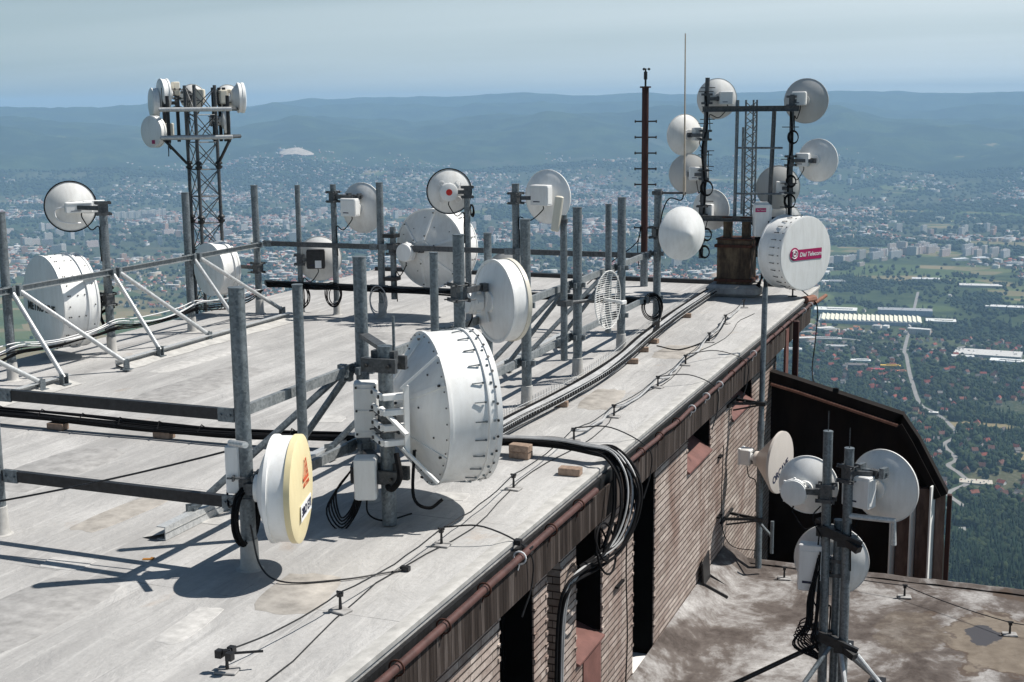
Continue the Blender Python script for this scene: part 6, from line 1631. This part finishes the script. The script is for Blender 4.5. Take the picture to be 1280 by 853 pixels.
# ---- woods
def big_tree(kind, sd):
    g3 = np.random.default_rng(sd); V = []; Fc = []; C = []; base = 0
    if kind == 'conifer':
        cf = conif(9, 5); n = 1
        base = instance(cf, np.zeros(1), np.zeros(1), np.full(1, 10.5), np.full(1, 3.1), np.full(1, 9.5), g3, .35, np.array([[.010, .022, .010]]), V, Fc, C, 0)
        k = 46; zz = g3.uniform(2, 17, k); rr = 3.2 * (1 - zz / 20) * g3.uniform(.7, 1.05, k); a = g3.uniform(0, 2 * pi, k)
        base = instance(I1, rr * np.cos(a), rr * np.sin(a), zz, np.full(k, .75), np.full(k, .55), g3, .8, np.tile(np.array([[.012, .026, .011]]), (k, 1)) * (.6 + .8 * g3.random((k, 1))), V, Fc, C, base)
    else:
        k = 30; d = g3.normal(size=(k, 3)); d /= np.linalg.norm(d, axis=1)[:, None]; rr = g3.uniform(.35, 1, k)[:, None]; P_ = d * rr * np.array([4.2, 4.2, 4.0]) + np.array([0, 0, 8.5])
        col = np.array([.023, .041, .015]) if kind == 'broad' else np.array([.034, .052, .019])
        base = instance(I1, P_[:, 0], P_[:, 1], P_[:, 2], g3.uniform(1.2, 2.3, k), g3.uniform(1.0, 1.9, k), g3, .7, col[None] * (.6 + .8 * g3.random((k, 1))), V, Fc, C, 0)
    me = bpy.data.meshes.new('tree'); V = np.concatenate(V); Fc = np.concatenate(Fc); C = np.concatenate(C)
    t = MB(); t.tube([(0, 0, -1), (.1, 0, 3), (0, .1, 7)], .38, 6, r1=.18)
    tv = np.array(t.v); tf = [f for f in t.f if len(f) == 4]
    tri = []
    for f in tf: tri += [(f[0], f[1], f[2]), (f[0], f[2], f[3])]
    Fc = np.concatenate([Fc, np.array(tri) + len(V)]); V = np.concatenate([V, tv]); C = np.concatenate([C, np.tile(np.array([[.05, .035, .025]]), (len(tv), 1))])
    fill(me, V, Fc); ca = me.color_attributes.new('col', 'FLOAT_COLOR', 'POINT'); ca.data.foreach_set('color', np.concatenate([C, np.ones((len(C), 1))], 1).astype(np.float32).ravel()); me.materials.append(M['treecol'])
    return me
TMs = [(big_tree('conifer', 1), 0), (big_tree('conifer', 2), 0), (big_tree('broad', 3), 1), (big_tree('broad', 4), 1), (big_tree('pale', 5), 2), (big_tree('broad', 6), 1)]
LT_ = ['dark pointed conifer in the dense woods at the lower right', 'rounded dark green tree in the dense woods at the lower right', 'lighter green rounded tree in the dense woods at the lower right']
GT_ = ['conifers in the near woods', 'dark broadleaf trees in the near woods', 'light broadleaf trees in the near woods']
def wood_points(n, az0, az1, r0, r1, sd, dens=1.0):
    x, y, g2 = scatter(n, az0, az1, r0, r1, sd); wd, fi, tw = cover(x, y)
    p = np.clip(wd * 1.0 + .22 * (1 - wd) * (1 - .9 * fi) * sst(.45, .7, vn(x / 45, y / 45, 81)), 0, 1) * dens
    ok = (g2.random(n) < p) & clear(x, y) & (seg_d(x, y + 15, road) > 8) & (seg_d(x, y + 26, road) > 7) & (seg_d(x, y + 16, road3) > 8)
    if len(BLD_H):
        idx = np.nonzero(ok)[0]
        if r0 < 3400:
            d2 = np.full(len(idx), 1e9)
            for (a, b) in BLD_H: d2 = np.minimum(d2, np.minimum(np.hypot(x[idx] - a, y[idx] - b), np.hypot((x[idx] - a) * 1.2, (y[idx] - b + 18) * .6)))
            ok[idx[d2 < 11]] = False
    return x[ok], y[ok], g2
x, y, g2 = wood_points(1500, -4.4, 3.0, 1330, 1860, 201)
o_ = np.argsort(np.hypot(x, y)); x = x[o_]; y = y[o_]; r = np.hypot(x, y)
nt_ = 0; used = []
for a, b in zip(x, y):
    if nt_ >= 298: break
    if any((a - u) ** 2 + (b - v) ** 2 < 36 for u, v in used[-160:]): continue
    k = int(g2.choice([0, 1, 1, 2, 3, 4, 5])); s = g2.uniform(.85, 1.4)
    o = bpy.data.objects.new('tree', TMs[k][0]); COL.objects.link(o); o.location = (a, b, hz(a, b) - .5); o.scale = (s, s, s * g2.uniform(.9, 1.15)); o.rotation_euler = (0, 0, g2.uniform(0, 6.28))
    kk = TMs[k][1]; tag(o, LT_[kk], 'tree', GT_[kk]); used.append((a, b)); nt_ += 1
r_last = math.hypot(*used[-1])
V = []; Fc = []; C = []; base = 0
x, y, g2 = wood_points(11000, -6.5, 4.5, 1200, 1900, 203); rr = np.hypot(x, y); far = np.ones(len(x), bool)
U = np.array(used)
for lo in range(0, len(x), 2000):
    s_ = slice(lo, lo + 2000); far[s_] = np.min(np.hypot(x[s_, None] - U[None, :, 0], y[s_, None] - U[None, :, 1]), 1) > 4.5
x, y = x[far], y[far]
def add_trees(x, y, g2, size, sub, pc=.3, flat=1.0):
    global base
    n = len(x); z = height(x, y); cf = g2.random(n) < (pc + .5 * (fbm(x / 300, y / 300, 71, 2) - .5)); col = treecol(g2, n, cf) * (.55 + .95 * fbm(x / 170, y / 170, 83, 3))[:, None]; s = g2.uniform(*size, n) * (.75 + .5 * vn(x / 90, y / 90, 85)); hgt = s * g2.uniform(.9, 1.3, n) * flat
    b_ = ~cf
    base = instance(sub, x[b_], y[b_], (z + hgt * .85)[b_], s[b_], hgt[b_], g2, .75, col[b_], V, Fc, C, base)
    base = instance(CF, x[cf], y[cf], (z + hgt * 1.3)[cf], s[cf] * .62, hgt[cf] * 1.45, g2, .4, col[cf], V, Fc, C, base)
add_trees(x, y, g2, (3.4, 6.2), I1, .5)
x, y, g2 = wood_points(21000, -10, 4.5, 1900, 2900, 205, .9); add_trees(x, y, g2, (2.2, 6.6), I1, .18)
x, y, g2 = wood_points(60000, -52, 5, 2900, 5000, 207, .85); ok = (np.degrees(np.arctan2(x, y)) > -12) | (np.hypot(x, y) > 3300); add_trees(x[ok], y[ok], g2, (4.2, 7.8), I1, .12, .75)
V2, F2, C2 = V, Fc, C
mass('valley_woods', V2, F2, C2, M['treecol'], 'dense green woods and hedgerow trees covering the nearer valley', 'woods')
V = []; Fc = []; C = []; base = 0
x, y, g2 = wood_points(60000, -52, 5, 5000, 9900, 209, .95); add_trees(x, y, g2, (8.0, 14.0), I1, .05, .62)
mass('distant_woods', V, Fc, C, M['treecol'], 'woods between the far parts of the town and up the first slopes', 'woods')

# pale quarry scar on the far slope
m = MB(); vs = []; fs = []
qc = Vector((-5200, 8657)); er = Vector((qc.x, qc.y)).normalized(); et = Vector((er.y, -er.x))
rings = []
for j in range(7):
    for i in range(25):
        a = 2 * pi * i / 24; f = j / 6; k = 1 + .3 * mnoise.noise((math.cos(a) * 1.5, math.sin(a) * 1.5, 4)); p = qc + et * math.cos(a) * 120 * f * k + er * math.sin(a) * 120 * f * k
        vs.append((p.x, p.y, hz(p.x, p.y) + 14 + 5 * mnoise.noise((p.x / 30, p.y / 30, 0)) - 4 * (j == 6)))
for j in range(6):
    for i in range(24): fs.append((j * 25 + i, j * 25 + i + 1, (j + 1) * 25 + i + 1, (j + 1) * 25 + i))
m.add(vs, fs); o = m.build('quarry_terrain', simple('pale_quarry_rock', (.50, .43, .36), .95, 0, .4, 1 / 25, .05, kind='World')); o['kind'] = 'structure'; o['label'] = 'pale quarry scar on the forested slope'

# ---- haze: one closed box of even air round everything but the sky
hm = bpy.data.materials.new('haze'); hm.use_nodes = True; nt = hm.node_tree; nt.nodes.remove(nt.nodes['Principled BSDF'])
pv = nd(nt, 'ShaderNodeVolumePrincipled'); pv.inputs['Color'].default_value = (.44, .70, 1.0, 1); pv.inputs['Density'].default_value = HAZE_D = 7.4e-5; pv.inputs['Anisotropy'].default_value = 0.0
nt.links.new(pv.outputs[0], nt.nodes['Material Output'].inputs['Volume'])
zmin = float(Z.min()) - 2
m = MB(); m.box((0, 0, (HAZE_TOP + zmin) / 2), (41100, 41100, HAZE_TOP - zmin)); hb = m.build('haze', hm, smooth=False); tag(hb, 'thin blue summer haze over the valley', 'haze', kind='stuff')
